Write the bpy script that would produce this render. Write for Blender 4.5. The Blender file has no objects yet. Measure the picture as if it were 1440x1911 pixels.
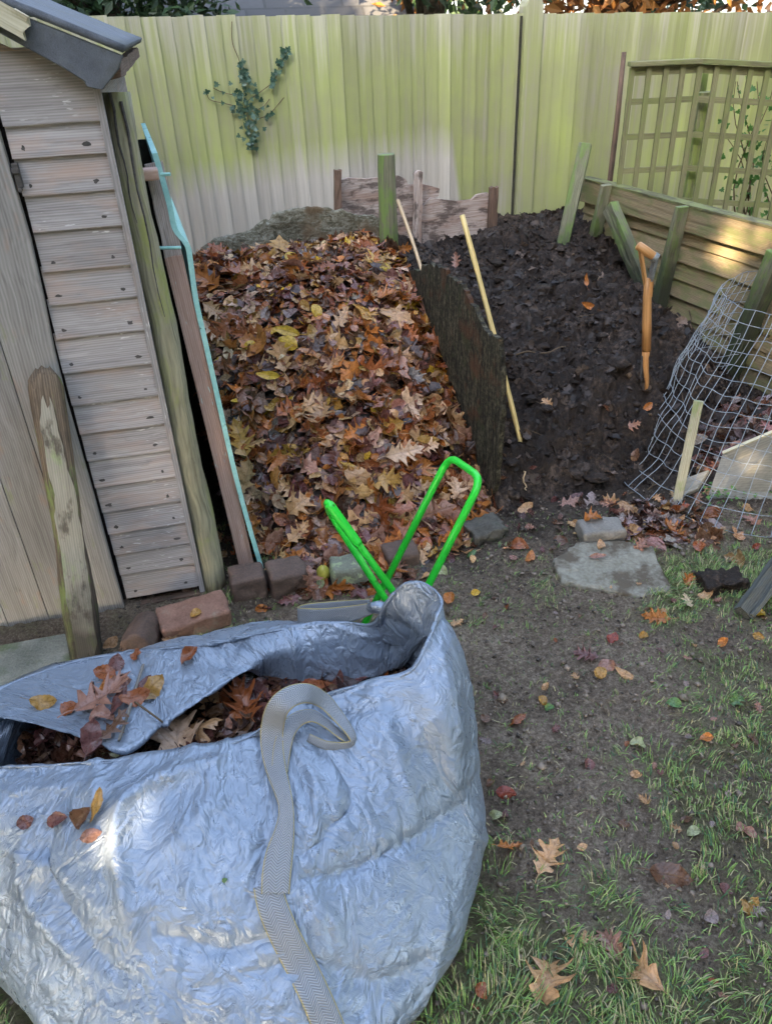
import bpy, math, random
import numpy as np
from mathutils import Vector, Matrix
from mathutils.bvhtree import BVHTree
random.seed(7); RNG = np.random.default_rng(11)
scene = bpy.context.scene
COL = scene.collection
rad = math.radians

# ------------------------------------------------------------------ camera, world, sun, exposure
FPX, PITCH, ROLL, EYE = 1440.0, rad(32.5), rad(2.6), 1.6       # photograph pixels 1440 x 1911
Fv = np.array([0, math.cos(PITCH), -math.sin(PITCH)])
U0 = np.array([0, math.sin(PITCH), math.cos(PITCH)]); R0 = np.array([1.0, 0, 0])
Rv = math.cos(ROLL)*R0 - math.sin(ROLL)*U0; Uv = math.cos(ROLL)*U0 + math.sin(ROLL)*R0
CP = np.array([0, 0, EYE])
cam_d = bpy.data.cameras.new('camera'); cam = bpy.data.objects.new('camera', cam_d); COL.objects.link(cam)
cam_d.sensor_fit = 'VERTICAL'; cam_d.sensor_height = 24.0; cam_d.lens = 24.0*FPX/1911
cam_d.clip_start = .02; cam_d.clip_end = 400
M = Matrix.Identity(4)
for i in range(3):
    M[i][0] = Rv[i]; M[i][1] = Uv[i]; M[i][2] = -Fv[i]; M[i][3] = CP[i]
cam.matrix_world = M
scene.camera = cam

SUN_EL, SUN_AZ = rad(24), np.array([-.34, -1.0]); SUN_AZ /= np.linalg.norm(SUN_AZ)
SUN = np.array([SUN_AZ[0]*math.cos(SUN_EL), SUN_AZ[1]*math.cos(SUN_EL), math.sin(SUN_EL)])
w = bpy.data.worlds.new('World'); scene.world = w; w.use_nodes = True
wn = w.node_tree.nodes; wl = w.node_tree.links
sky = wn.new('ShaderNodeTexSky'); sky.sky_type = 'NISHITA'; sky.sun_disc = False
sky.sun_elevation = SUN_EL; sky.sun_rotation = math.atan2(SUN[0], SUN[1]); sky.dust_density = 2.0
hs = wn.new('ShaderNodeHueSaturation'); hs.inputs['Saturation'].default_value = .74
wl.new(sky.outputs[0], hs.inputs['Color']); wl.new(hs.outputs[0], wn['Background'].inputs['Color'])
wn['Background'].inputs['Strength'].default_value = .15
sl = bpy.data.lights.new('sun', 'SUN'); so = bpy.data.objects.new('sun', sl); COL.objects.link(so)
sl.energy = 4.2; sl.angle = rad(.5); sl.color = (1, .78, .52)
so.rotation_euler = Vector(SUN).to_track_quat('Z', 'Y').to_euler(); so.location = (0, -3, 9)
scene.view_settings.view_transform = 'Standard'; scene.view_settings.look = 'None'
scene.view_settings.exposure = 3.25; scene.view_settings.gamma = 1
scene.cycles.max_bounces = 7; scene.cycles.diffuse_bounces = 3; scene.cycles.glossy_bounces = 3
scene.cycles.transparent_max_bounces = 6

# ------------------------------------------------------------------ placing helpers
def ray(x, y): return Fv + Rv*(x-720)/FPX - Uv*(y-955.5)/FPX
def atz(x, y, z=0.): d = ray(x, y); return CP + d*(z-EYE)/d[2]
def aty(x, y, Y): d = ray(x, y); return CP + d*Y/d[1]
def onp(x, y, p, n): d = ray(x, y); n = np.asarray(n, float); return CP + d*(np.dot(np.asarray(p)-CP, n)/np.dot(d, n))
UA = np.array([1, .28, 0])/1.0385; VA = np.array([-.28, 1, 0])/1.0385; ZA = np.array([0, 0, 1.])
OB = np.array([.42, 2.58, 0])                                   # near foot of the divider between the two bays
def bay(s, t, z=0.): return OB + UA*s + VA*t + ZA*z
def tobay(p): d = np.asarray(p)[..., :] - OB; return d@UA, d@VA

# ------------------------------------------------------------------ noise
_perm = np.random.default_rng(3).permutation(256); _perm = np.concatenate([_perm, _perm, _perm])
_g = np.random.default_rng(4).normal(size=(256, 3)); _g /= np.linalg.norm(_g, axis=1)[:, None]
def perlin(p):
    p = np.asarray(p, float); i = np.floor(p).astype(int); f = p-i; i &= 255
    u = f*f*f*(f*(f*6-15)+10); out = 0
    for dx in (0, 1):
        wx = u[:, 0] if dx else 1-u[:, 0]
        for dy in (0, 1):
            wy = u[:, 1] if dy else 1-u[:, 1]
            for dz in (0, 1):
                wz = u[:, 2] if dz else 1-u[:, 2]
                h = _perm[_perm[_perm[(i[:, 0]+dx) & 255]+((i[:, 1]+dy) & 255)]+((i[:, 2]+dz) & 255)]
                g = _g[h]; out = out + wx*wy*wz*(g[:, 0]*(f[:, 0]-dx)+g[:, 1]*(f[:, 1]-dy)+g[:, 2]*(f[:, 2]-dz))
    return out*1.6
def fbm(p, o=4, lac=2.1, gain=.5, ridge=False):
    p = np.asarray(p, float); a = 1.; s = 0
    for k in range(o):
        n = perlin(p); s = s + a*((.5-np.abs(n))*2-.4 if ridge else n); p = p*lac+17.3; a *= gain
    return s
def P3(x, y, z=0): return np.stack([np.asarray(x, float)+0*np.asarray(y, float), np.asarray(y, float)+0*np.asarray(x, float), z+0*np.asarray(x, float)+0*np.asarray(y, float)], -1)
def smooth(a, b, x): t = np.clip((x-a)/(b-a), 0, 1); return t*t*(3-2*t)

# ------------------------------------------------------------------ object helpers
def tag(o, label=None, cat=None, group=None, kind=None):
    if label: o['label'] = label
    if cat: o['category'] = cat
    if group: o['group'] = group
    if kind: o['kind'] = kind
    return o
def thing(name, label, cat, loc, group=None):
    o = bpy.data.objects.new(name, None); COL.objects.link(o); o.location = Vector(loc); o.empty_display_size = .05
    return tag(o, label, cat, group)
def mesh_np(name, V, faces, mats, parent=None, loc=None, smooth_=True, attrs=None, uv=None, matidx=None, bevel=0):
    """one mesh object from arrays; faces is a list of integer arrays (quads, triangles)"""
    V = np.asarray(V, float); base = np.zeros(3)
    if parent is not None: base = np.array(parent.location) if parent.parent is None else np.array(parent.location)+np.array(parent.parent.location)
    elif loc is not None: base = np.asarray(loc, float)
    me = bpy.data.meshes.new(name)
    fl = [np.asarray(f) for f in faces if len(f)]
    idx = np.concatenate([f.ravel() for f in fl]).astype(np.int32)
    tot = np.concatenate([np.full(len(f), f.shape[1]) for f in fl]).astype(np.int32)
    st = np.concatenate([[0], np.cumsum(tot)[:-1]]).astype(np.int32)
    me.vertices.add(len(V)); me.vertices.foreach_set('co', (V-base).astype(np.float32).ravel())
    me.loops.add(len(idx)); me.loops.foreach_set('vertex_index', idx)
    me.polygons.add(len(tot)); me.polygons.foreach_set('loop_start', st); me.polygons.foreach_set('loop_total', tot)
    me.polygons.foreach_set('use_smooth', np.full(len(tot), smooth_))
    if matidx is not None: me.polygons.foreach_set('material_index', np.asarray(matidx, np.int32))
    me.update(calc_edges=True)
    for k, (dom, typ, val) in (attrs or {}).items():
        a = me.attributes.new(k, typ, dom)
        val = np.asarray(val, np.float32)
        if typ == 'FLOAT_COLOR':
            if val.shape[1] == 3: val = np.concatenate([val, np.ones((len(val), 1), np.float32)], 1)
            a.data.foreach_set('color', val.ravel())
        elif typ == 'FLOAT_VECTOR': a.data.foreach_set('vector', val.ravel())
        else: a.data.foreach_set('value', val.ravel())
    if uv is not None:
        l = me.uv_layers.new(name='UVMap'); l.data.foreach_set('uv', np.asarray(uv, np.float32)[idx].ravel())
    for m in (mats if isinstance(mats, (list, tuple)) else [mats]): me.materials.append(m)
    o = bpy.data.objects.new(name, me); COL.objects.link(o)
    if parent is not None: o.parent = parent
    elif loc is not None: o.location = Vector(base)
    if bevel:
        b = o.modifiers.new('bevel', 'BEVEL'); b.width = bevel; b.segments = 2; b.limit_method = 'ANGLE'; b.angle_limit = rad(40)
    return o

class MB:
    """collects pieces of ONE mesh; every piece carries its own grain coordinates (gc) and tone"""
    def __init__(s): s.V = []; s.F = {3: [], 4: []}; s.N = []; s.gc = []; s.tone = []; s.n = 0; s.M = {3: [], 4: []}
    def add(s, V, F, gc=None, tone=None, mat=0):
        V = np.asarray(V, float); gc = V if gc is None else np.asarray(gc, float)
        tone = random.uniform(.85, 1.15) if tone is None else tone
        s.V.append(V); s.gc.append(gc); s.tone.append(np.full(len(V), tone) if np.isscalar(tone) else tone)
        for f in F:
            f = [i+s.n for i in f]
            if len(f) in (3, 4): s.F[len(f)].append(f); s.M[len(f)].append(mat)
            else:
                for k in range(1, len(f)-1): s.F[3].append([f[0], f[k], f[k+1]]); s.M[3].append(mat)
        s.n += len(V); return s
    def beam(s, p0, p1, w, d, side=(1, 0, 0), tone=None, nseg=1, rough=0., mat=0, w1=None, d1=None, jag=0.):
        """board from p0 to p1, w across `side`, d in the third direction; its grain runs lengthwise"""
        p0 = np.asarray(p0, float); p1 = np.asarray(p1, float); L = np.linalg.norm(p1-p0); a = (p1-p0)/L
        e = np.asarray(side, float); e = e-a*(e@a); e /= np.linalg.norm(e); n = np.cross(a, e)
        w1 = w if w1 is None else w1; d1 = d if d1 is None else d1
        V = []; G = []; off = RNG.uniform(0, 50, 3); ph = RNG.uniform(0, 100)
        nc = 1 if not (rough or jag) else max(2, int(w/.012))
        ring = [(-1+2*k/nc, -1) for k in range(nc+1)]+[(1-2*k/nc, 1) for k in range(nc+1)]
        for k in range(nseg+1):
            q = k/nseg; ww = w+(w1-w)*q; dd = d+(d1-d)*q
            for (x, y) in ring:
                jx = jl = jy = 0
                if rough:
                    jx = rough*perlin([[q*L*18+ph, y*3, x*2]])[0]; jy = rough*perlin([[q*L*14-ph, x*4, y*2]])[0]
                if jag and k == nseg: jl = -jag*abs(perlin([[x*w*40+ph, 0, 3]])[0])*1.6
                V.append(p0+a*(q*L+jl)+e*(x*ww/2+jx)+n*(y*dd/2+jy)); G.append(np.array([q*L+jl, x*ww/2, y*dd/2])+off)
        R = len(ring); F = []
        for k in range(nseg):
            for j in range(R): F.append((k*R+j, k*R+(j+1) % R, (k+1)*R+(j+1) % R, (k+1)*R+j))
        m = nc+1
        for b, flip in ((0, True), (nseg*R, False)):
            for j in range(nc):
                q = (b+j, b+j+1, b+R-2-j, b+R-1-j); F.append(q[::-1] if flip else q)
        return s.add(V, F, G, tone, mat)
    def box(s, c, size, ax=(UA, VA, ZA), tone=None, grain=0, mat=0):
        c = np.asarray(c, float); h = np.asarray(size)/2
        V = [c+ax[0]*x*h[0]+ax[1]*y*h[1]+ax[2]*z*h[2] for z in (-1, 1) for (x, y) in ((-1, -1), (1, -1), (1, 1), (-1, 1))]
        off = RNG.uniform(0, 50, 3); o = [grain]+[k for k in range(3) if k != grain]
        G = [np.array([(x*h[0], y*h[1], z*h[2])[k] for k in o])+off for z in (-1, 1) for (x, y) in ((-1, -1), (1, -1), (1, 1), (-1, 1))]
        return s.add(V, [(3, 2, 1, 0), (4, 5, 6, 7), (0, 1, 5, 4), (1, 2, 6, 5), (2, 3, 7, 6), (3, 0, 4, 7)], G, tone, mat)
    def tube(s, pts, r, n=8, caps=True, tone=None, rough=0., mat=0):
        pts = np.asarray(pts, float); r = np.broadcast_to(np.asarray(r, float), (len(pts),))
        T = np.gradient(pts, axis=0); T /= np.linalg.norm(T, axis=1)[:, None]+1e-12
        e = np.cross(T[0], [.3, .2, .9]); e /= np.linalg.norm(e); V = []; G = []; L = 0; off = RNG.uniform(0, 50, 3)
        for k in range(len(pts)):
            e = e-T[k]*(e@T[k]); e /= np.linalg.norm(e); b = np.cross(T[k], e)
            if k: L += np.linalg.norm(pts[k]-pts[k-1])
            for j in range(n):
                a = 2*math.pi*j/n; rr = r[k]*(1+(rough*perlin([[L*9, math.cos(a)*1.5+off[0], math.sin(a)*1.5]])[0] if rough else 0))
                V.append(pts[k]+(e*math.cos(a)+b*math.sin(a))*rr); G.append(np.array([L, math.cos(a)*rr, math.sin(a)*rr])+off)
        F = [(k*n+j, k*n+(j+1) % n, (k+1)*n+(j+1) % n, (k+1)*n+j) for k in range(len(pts)-1) for j in range(n)]
        if caps: F += [tuple(range(n))[::-1], tuple((len(pts)-1)*n+j for j in range(n))]
        return s.add(V, F, G, tone, mat)
    def plate(s, outline, e1, e2, org, thick, tone=None, grain=0, mat=0):
        """flat board of any outline in the plane (e1,e2) through org, thickness behind it"""
        e1 = np.asarray(e1, float); e2 = np.asarray(e2, float); nrm = np.cross(e1, e2); o = np.asarray(org, float)
        pts = [np.asarray(q, float) for q in outline]; n = len(pts); off = RNG.uniform(0, 50, 3)
        if sum(pts[i][0]*pts[(i+1) % n][1]-pts[(i+1) % n][0]*pts[i][1] for i in range(n)) < 0: pts = pts[::-1]
        V = [o+e1*q[0]+e2*q[1] for q in pts]+[o+e1*q[0]+e2*q[1]-nrm*thick for q in pts]
        G = [np.array([q[grain], q[1-grain], z])+off for z in (0, thick) for q in pts]
        from mathutils.geometry import tessellate_polygon
        tr = tessellate_polygon([[Vector((q[0], q[1], 0)) for q in pts]])
        F = []
        for t in tr:
            a, b, c = t
            if (pts[b][0]-pts[a][0])*(pts[c][1]-pts[a][1])-(pts[c][0]-pts[a][0])*(pts[b][1]-pts[a][1]) < 0: a, b, c = a, c, b
            F += [(a, b, c), (n+c, n+b, n+a)]
        F += [(i, n+i, n+(i+1) % n, (i+1) % n) for i in range(n)]
        return s.add(V, F, G, tone, mat)
    def build(s, name, mats, parent=None, smooth_=False, bevel=0, loc=None):
        f3, f4 = np.array(s.F[3]).reshape(-1, 3), np.array(s.F[4]).reshape(-1, 4)
        mi = s.M[3]+s.M[4]
        V = np.concatenate(s.V)
        if parent is None and loc is None: loc = np.array([V[:, 0].mean(), V[:, 1].mean(), V[:, 2].min()])
        return mesh_np(name, V, [f3, f4], mats, parent, loc, smooth_, {'gc': ('POINT', 'FLOAT_VECTOR', np.concatenate(s.gc)), 'tone': ('POINT', 'FLOAT', np.concatenate(s.tone))}, matidx=mi, bevel=bevel)
def bvh(o):
    me = o.data; b = np.array(o.location)
    if o.parent: b = b+np.array(o.parent.location)
    V = np.zeros(len(me.vertices)*3); me.vertices.foreach_get('co', V); V = V.reshape(-1, 3)+b
    return BVHTree.FromPolygons([tuple(v) for v in V], [tuple(p.vertices) for p in me.polygons])
def hit(x, y, trees):
    d = Vector(ray(x, y)).normalized(); best = None
    for t in trees:
        h = t.ray_cast(Vector(CP), d)
        if h[0] is not None and (best is None or h[3] < best[3]): best = h
    return (np.array(best[0]), np.array(best[1])) if best else None
def down(x, y, trees, z=3.):
    best = None
    for t in trees:
        h = t.ray_cast(Vector((x, y, z)), Vector((0, 0, -1)))
        if h[0] is not None and (best is None or h[0].z > best[0].z): best = h
    return (np.array(best[0]), np.array(best[1])) if best else None
def catmull(P, n, closed=False):
    P = np.asarray(P, float); m = len(P); out = []
    segs = m if closed else m-1
    for i in range(segs):
        g = lambda k: P[k % m] if closed else P[min(max(k, 0), m-1)]
        a, b, c, d = g(i-1), g(i), g(i+1), g(i+2)
        for t in np.arange(n)/n: out.append(.5*((2*b)+(-a+c)*t+(2*a-5*b+4*c-d)*t*t+(-a+3*b-3*c+d)*t**3))
    if not closed: out.append(P[-1])
    return np.array(out)

# ------------------------------------------------------------------ materials
class NT:
    def __init__(s, name):
        s.m = bpy.data.materials.new(name); s.m.use_nodes = True; s.t = s.m.node_tree
        s.b = s.t.nodes['Principled BSDF']; s.out = s.t.nodes['Material Output']
    def set(s, sock, v):
        if hasattr(v, 'is_linked') or isinstance(v, bpy.types.NodeSocket): s.t.links.new(v, sock)
        elif isinstance(v, (tuple, list)) and len(v) == 3 and sock.type == 'RGBA': sock.default_value = (*v, 1)
        else: sock.default_value = v
    def n(s, typ, props=None, out=0, **ins):
        nd = s.t.nodes.new('ShaderNode'+typ)
        for k, v in (props or {}).items(): setattr(nd, k, v)
        for k, v in ins.items():
            k = k.replace('_', ' ')
            s.set(nd.inputs[int(k[1:])] if k[0] == 'i' and k[1:].isdigit() else nd.inputs[k], v)
        return nd.outputs[out]
    def attr(s, name, out='Vector'): nd = s.t.nodes.new('ShaderNodeAttribute'); nd.attribute_name = name; return nd.outputs[out]
    def pos(s): return s.t.nodes.new('ShaderNodeNewGeometry').outputs['Position']
    def obj(s): return s.t.nodes.new('ShaderNodeTexCoord').outputs['Object']
    def vm(s, op, a, b): return s.n('VectorMath', {'operation': op}, i0=a, i1=b)
    def ma(s, op, a, b=0., c=0., clamp=False): return s.n('Math', {'operation': op, 'use_clamp': clamp}, i0=a, i1=b, i2=c)
    def noise(s, vec, scale, detail=4., rough=.55, dist=0., col=False): return s.n('TexNoise', out=1 if col else 0, Vector=vec, Scale=scale, Detail=detail, Roughness=rough, Distortion=dist)
    def ramp(s, fac, stops, interp='LINEAR'):
        nd = s.t.nodes.new('ShaderNodeValToRGB'); nd.color_ramp.interpolation = interp; e = nd.color_ramp.elements
        while len(e) < len(stops): e.new(.5)
        for el, (p, c) in zip(e, stops): el.position = p; el.color = (*c, 1) if isinstance(c, tuple) else (c, c, c, 1)
        s.set(nd.inputs[0], fac); return nd.outputs[0]
    def mix(s, fac, a, b, mode='MIX'):
        nd = s.t.nodes.new('ShaderNodeMix'); nd.data_type = 'RGBA'; nd.blend_type = mode
        s.set(nd.inputs[0], fac); s.set(nd.inputs[6], a); s.set(nd.inputs[7], b); return nd.outputs[2]
    def mr(s, v, a, b, c=0., d=1.): return s.n('MapRange', {'clamp': True}, Value=v, i1=a, i2=b, i3=c, i4=d)
    def sep(s, v, k): return s.n('SeparateXYZ', out=k, Vector=v)
    def bump(s, h, strength=.4, dist=.004, normal=None):
        kw = dict(Height=h, Strength=strength, Distance=dist)
        if normal is not None: kw['Normal'] = normal
        return s.n('Bump', **kw)
    def done(s, color, rough=.8, normal=None, **kw):
        s.set(s.b.inputs['Base Color'], color); s.set(s.b.inputs['Roughness'], rough)
        if normal is not None: s.t.links.new(normal, s.b.inputs['Normal'])
        for k, v in kw.items(): s.set(s.b.inputs[k.replace('_', ' ')], v)
        return s.m

def wood(name, dark, light, moss=None, moss_t=(.5, .62), stain=(.05, .04, .03), stain_t=(.62, .8), fleck=None, fleck_t=.66, fine=1., rough=.82, bump=.5, second=None, sec_t=(.5, .65), extra=None):
    k = NT(name); g = k.attr('gc'); tone = k.attr('tone', 'Fac')
    wob = k.noise(g, 5., 2.)
    gv = k.vm('MULTIPLY', k.vm('ADD', g, k.n('CombineXYZ', X=0., Y=k.ma('MULTIPLY', wob, .035), Z=k.ma('MULTIPLY', wob, .035))), (3.4*fine, 150.*fine, 150.*fine))
    gr = k.noise(gv, 1., 6., .62)
    gw = k.n('TexWave', {'wave_type': 'BANDS', 'bands_direction': 'Y'}, out=1, Vector=k.vm('MULTIPLY', g, (1., 30., 14.)), Scale=1.7, Distortion=7.5, Detail=3., Detail_Scale=.7)
    f = k.ma('ADD', k.ma('ADD', k.ma('MULTIPLY', gr, .62), k.ma('MULTIPLY', gw, .13)), k.ma('MULTIPLY', k.noise(k.vm('MULTIPLY', g, (2., 11., 11.)), 1., 4., .6), .2))
    c = k.ramp(f, [(.26, dark), (.62, light)])
    if second:
        c = k.mix(k.mr(k.noise(k.vm('MULTIPLY', g, (3., 9., 9.)), 1.6, 4., .6), *sec_t), c, k.mix(.45, c, second))
    c = k.mix(1., c, k.n('CombineColor', Red=tone, Green=tone, Blue=tone), 'MULTIPLY')
    st = k.mr(k.noise(k.vm('MULTIPLY', g, (5., 12., 12.)), 1.7, 5., .65), *stain_t)
    c = k.mix(k.ma('MULTIPLY', st, .75), c, stain)
    if moss:
        mm = k.mr(k.ma('ADD', k.noise(k.vm('MULTIPLY', g, (3., 7., 7.)), 2., 5., .62), k.ma('MULTIPLY', k.ma('SUBTRACT', gr, .5), .35)), *moss_t)
        c = k.mix(mm, c, k.mix(gr, moss, tuple(x*1.5 for x in moss)))
    if fleck:
        fl = k.noise(k.vm('MULTIPLY', g, (30., 170., 170.)), 1., 3., .5); zone = k.noise(g, 6., 2.)
        c = k.mix(k.ma('MULTIPLY', k.mr(fl, fleck_t, fleck_t+.05), k.mr(zone, .5, .6)), c, fleck)
    if extra: c = extra(k, c)
    return k.done(c, rough, k.bump(k.ma('ADD', f, k.ma('MULTIPLY', st, -.3)), bump, .003))

def plain(name, c1, c2, scale=12., rough=.8, bump=.3, bd=.004, fine=90., c3=None, t3=(.55, .65), s3=6., **kw):
    k = NT(name); p = k.obj(); a = k.noise(p, scale, 6., .6); b = k.noise(p, fine, 4., .6)
    c = k.ramp(k.ma('ADD', k.ma('MULTIPLY', a, .6), k.ma('MULTIPLY', b, .4)), [(.35, c1), (.65, c2)])
    if c3: c = k.mix(k.mr(k.noise(p, s3, 5., .65), *t3), c, c3)
    return k.done(c, rough, k.bump(k.ma('ADD', a, b), bump, bd), **kw)

def fence_mat():
    k = NT('algae_stained_fence'); g = k.attr('gc'); p = k.pos(); tone = k.attr('tone', 'Fac')
    X = k.sep(p, 0); Z = k.sep(p, 2)
    gr = k.noise(k.vm('MULTIPLY', g, (1.4, 60., 60.)), 1., 5., .6)
    streak = k.noise(k.vm('MULTIPLY', g, (.35, 14., 14.)), 2.2, 4., .6)
    blot = k.noise(p, 2.2, 5., .6)
    bare = k.ramp(gr, [(.25, (.42, .39, .34)), (.75, (.57, .535, .475))])
    alg = k.ramp(k.ma('ADD', k.ma('MULTIPLY', blot, .6), k.ma('MULTIPLY', streak, .4)), [(.34, (.30, .295, .185)), (.5, (.345, .37, .165)), (.68, (.39, .45, .14))])
    # the algae stops along a rising line on the left half, and fades towards the top of the boards
    lim = k.ma('SUBTRACT', k.mr(X, -1.3, .45, .86, .97), k.ma('MULTIPLY', k.mr(X, .5, .75), 1.6))
    low = k.mr(k.ma('ADD', k.ma('SUBTRACT', Z, lim), k.ma('MULTIPLY', k.ma('SUBTRACT', streak, .5), .22)), -.09, .10)
    top = k.mr(k.ma('ADD', Z, k.ma('MULTIPLY', k.ma('SUBTRACT', streak, .5), 1.5)), 1.42, 1.78, 1., .3)
    part = k.mr(k.ma('ADD', k.ma('MULTIPLY', streak, .65), k.ma('MULTIPLY', blot, .35)), .25, .46, .45, 1.)
    f = k.ma('MULTIPLY', k.ma('MULTIPLY', low, top), part)
    c = k.mix(f, bare, alg)
    c = k.mix(1., c, k.n('CombineColor', Red=tone, Green=tone, Blue=tone), 'MULTIPLY')
    return k.done(c, .85, k.bump(gr, .35, .002))

M_FENCE = fence_mat(); M_FENCE_LITEDGE = wood('lit_board_edge', (.36, .385, .16), (.56, .59, .25))  # edge faces coloured paler for the light they catch
def wetfoot(z0, z1, col=(.020, .026, .016)):
    def f(k, c): z = k.ma('ADD', k.sep(k.pos(), 2), k.ma('MULTIPLY', k.ma('SUBTRACT', k.noise(k.attr('gc'), 14., 4.), .5), .25)); return k.mix(k.mr(z, z0, z1, .85, 0.), c, col)
    return f
M_POSTGREEN = wood('green_post_wood', (.085, .095, .055), (.27, .26, .17), moss=(.13, .19, .055), moss_t=(.46, .58), bump=.6, extra=wetfoot(.45, .72))
M_POSTLIGHT = wood('pale_green_post', (.15, .16, .085), (.34, .35, .19), moss=(.25, .31, .09), moss_t=(.44, .58))
M_TRELLIS = wood('algae_trellis_wood', (.12, .115, .055), (.25, .24, .125), moss=(.16, .175, .065), moss_t=(.45, .6))
M_SLEEPER = wood('tan_rail_wood', (.14, .105, .06), (.32, .255, .15), moss=(.14, .145, .06), moss_t=(.46, .62), stain_t=(.66, .82))
M_SHED = wood('weathered_cladding', (.195, .178, .172), (.43, .408, .402), second=(.50, .33, .24), sec_t=(.50, .70), fleck=(.62, .61, .61), fleck_t=.64, stain_t=(.66, .86), fine=.6, bump=.4)
M_GABLE = wood('knotty_warm_board', (.20, .155, .125), (.46, .375, .30), second=(.52, .28, .15), sec_t=(.48, .62), fleck=(.72, .72, .70), fleck_t=.66, stain_t=(.72, .88), fine=.55, bump=.45)
M_DOOR = wood('weathered_door_boards', (.155, .147, .138), (.33, .32, .305), second=(.40, .21, .12), sec_t=(.60, .72), moss=(.16, .18, .09), moss_t=(.60, .76), stain_t=(.68, .86), fine=.65, bump=.6)
M_PINKROT = wood('rotten_pinkish_boards', (.17, .105, .08), (.62, .53, .48), second=(.30, .15, .09), stain=(.05, .033, .027), stain_t=(.50, .60), bump=.9)
M_ROTDARK = wood('rotten_dark_wood', (.05, .03, .02), (.22, .14, .10), stain_t=(.5, .7), bump=.9)
def divider_mat():
    k = NT('rotten_black_board'); g = k.attr('gc'); p = k.obj()
    st = k.noise(k.vm('MULTIPLY', g, (9., 60., 60.)), 1., 6., .7); fi = k.noise(p, 55., 6., .72); bl = k.noise(p, 7., 5., .65)
    c = k.ramp(k.ma('ADD', k.ma('MULTIPLY', st, .5), k.ma('MULTIPLY', fi, .5)), [(.38, (.004, .0035, .003)), (.49, (.034, .030, .020)), (.58, (.105, .094, .060)), (.68, (.22, .19, .125))])
    c = k.mix(k.mr(bl, .54, .66, 0., .8), c, k.mix(st, (.035, .014, .008), (.15, .065, .032)))
    c = k.mix(k.mr(k.noise(p, 15., 4.), .58, .70, 0., .6), c, (.05, .06, .022))
    return k.done(c, .75, k.bump(k.ma('ADD', st, fi), 1., .010), Specular_IOR_Level=.25)
M_DIVIDER = divider_mat()
M_POLE = wood('half_round_pole', (.13, .12, .075), (.36, .335, .22), moss=(.22, .235, .08), moss_t=(.50, .66), stain_t=(.64, .8), fine=.7, bump=.7)
M_BATTEN = wood('reddish_batten', (.30, .17, .125), (.58, .41, .34), fleck=(.42, .66, .64), fleck_t=.64, stain_t=(.72, .86))
M_BATTENGREY = wood('grey_batten', (.18, .14, .12), (.40, .35, .32), stain_t=(.6, .8), bump=.7)
M_TEAL = plain('flaking_teal_paint', (.22, .50, .47), (.38, .66, .62), 14., .55, c3=(.10, .09, .06), t3=(.62, .70), s3=40.)
M_STAKE = wood('split_pale_stake', (.24, .22, .14), (.50, .47, .34), moss=(.20, .24, .10), moss_t=(.5, .62))
M_SAWN = wood('pale_sawn_edge', (.46, .42, .28), (.66, .62, .46), stain_t=(.7, .85), fine=.6, bump=.3)
M_PLANK = wood('grey_plank', (.17, .165, .14), (.28, .27, .235), fine=.6, bump=.3)
M_FELT = plain('roof_felt', (.075, .085, .10), (.14, .155, .18), 25., .85, .6, .003, 400., c3=(.10, .105, .085), t3=(.5, .7))
M_CONCRETE = plain('mossy_concrete', (.13, .14, .115), (.29, .295, .25), 9., .9, .6, .006, 130., c3=(.09, .125, .045), t3=(.5, .68))
M_FLAG = plain('pale_flagstone', (.16, .145, .105), (.34, .325, .265), 8., .85, .6, .006, 90., c3=(.10, .078, .052), t3=(.47, .60), s3=7.)
M_BLOCK = plain('grey_block', (.15, .135, .115), (.28, .26, .23), 12., .9, .6, .005, 140., c3=(.11, .09, .06), t3=(.52, .68))
M_RUBBLE = plain('earthy_rubble', (.045, .04, .03), (.13, .12, .10), 14., .9, .7, .006, 120., c3=(.05, .06, .03), t3=(.5, .66))
M_BRICK = plain('weathered_brick', (.15, .075, .05), (.31, .175, .125), 14., .85, .6, .004, 150., c3=(.27, .23, .17), t3=(.56, .70), s3=12.)
M_BRICKD = plain('dark_brick', (.065, .045, .034), (.16, .10, .075), 14., .8, .6, .004, 150., c3=(.06, .06, .03), t3=(.54, .70), s3=12.)
M_MOSSYB = plain('mossy_grey_brick', (.11, .115, .085), (.22, .23, .17), 16., .9, .7, .005, 150., c3=(.30, .36, .20), t3=(.52, .60), s3=26.)
M_GREEN = plain('glossy_green_enamel', (.018, .53, .03), (.028, .66, .048), 30., .30, .1, .001, 200., c3=(.03, .17, .025), t3=(.62, .69), s3=26.)
M_FORKWOOD = wood('varnished_handle_wood', (.34, .15, .045), (.58, .31, .12), stain_t=(.7, .9), fine=.7, rough=.45, bump=.15)
M_STEEL = plain('grey_steel', (.18, .20, .22), (.36, .40, .42), 40., .45, .2, .001, 200., Metallic=.7)
M_WIRE = plain('galvanised_wire', (.20, .23, .25), (.36, .40, .43), 60., .5, .1, .001, 200., Metallic=.35)
M_BAMBOO = wood('yellow_cane', (.45, .30, .09), (.74, .57, .24), stain_t=(.68, .8), rough=.5, bump=.2)
M_BAMBOOP = wood('pale_cane', (.34, .22, .12), (.62, .46, .28), stain_t=(.62, .8), rough=.6, bump=.2)
M_GAPSHADE = plain('black_gap_shade', (.022, .022, .016), (.05, .05, .035), 20., .9)  # near black, stands for the shade in narrow gaps
M_DARK = plain('black_nail_stain', (.045, .042, .04), (.11, .10, .095), 60., .8)
M_WHITEROD = plain('grubby_white_plastic', (.40, .41, .42), (.66, .67, .68), 20., .5, c3=(.12, .11, .08), t3=(.5, .62), s3=30.)
M_PEAR = plain('yellow_green_fruit', (.30, .28, .04), (.46, .41, .07), 18., .4, .1, c3=(.20, .12, .03), t3=(.6, .7), s3=30.)
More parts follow.
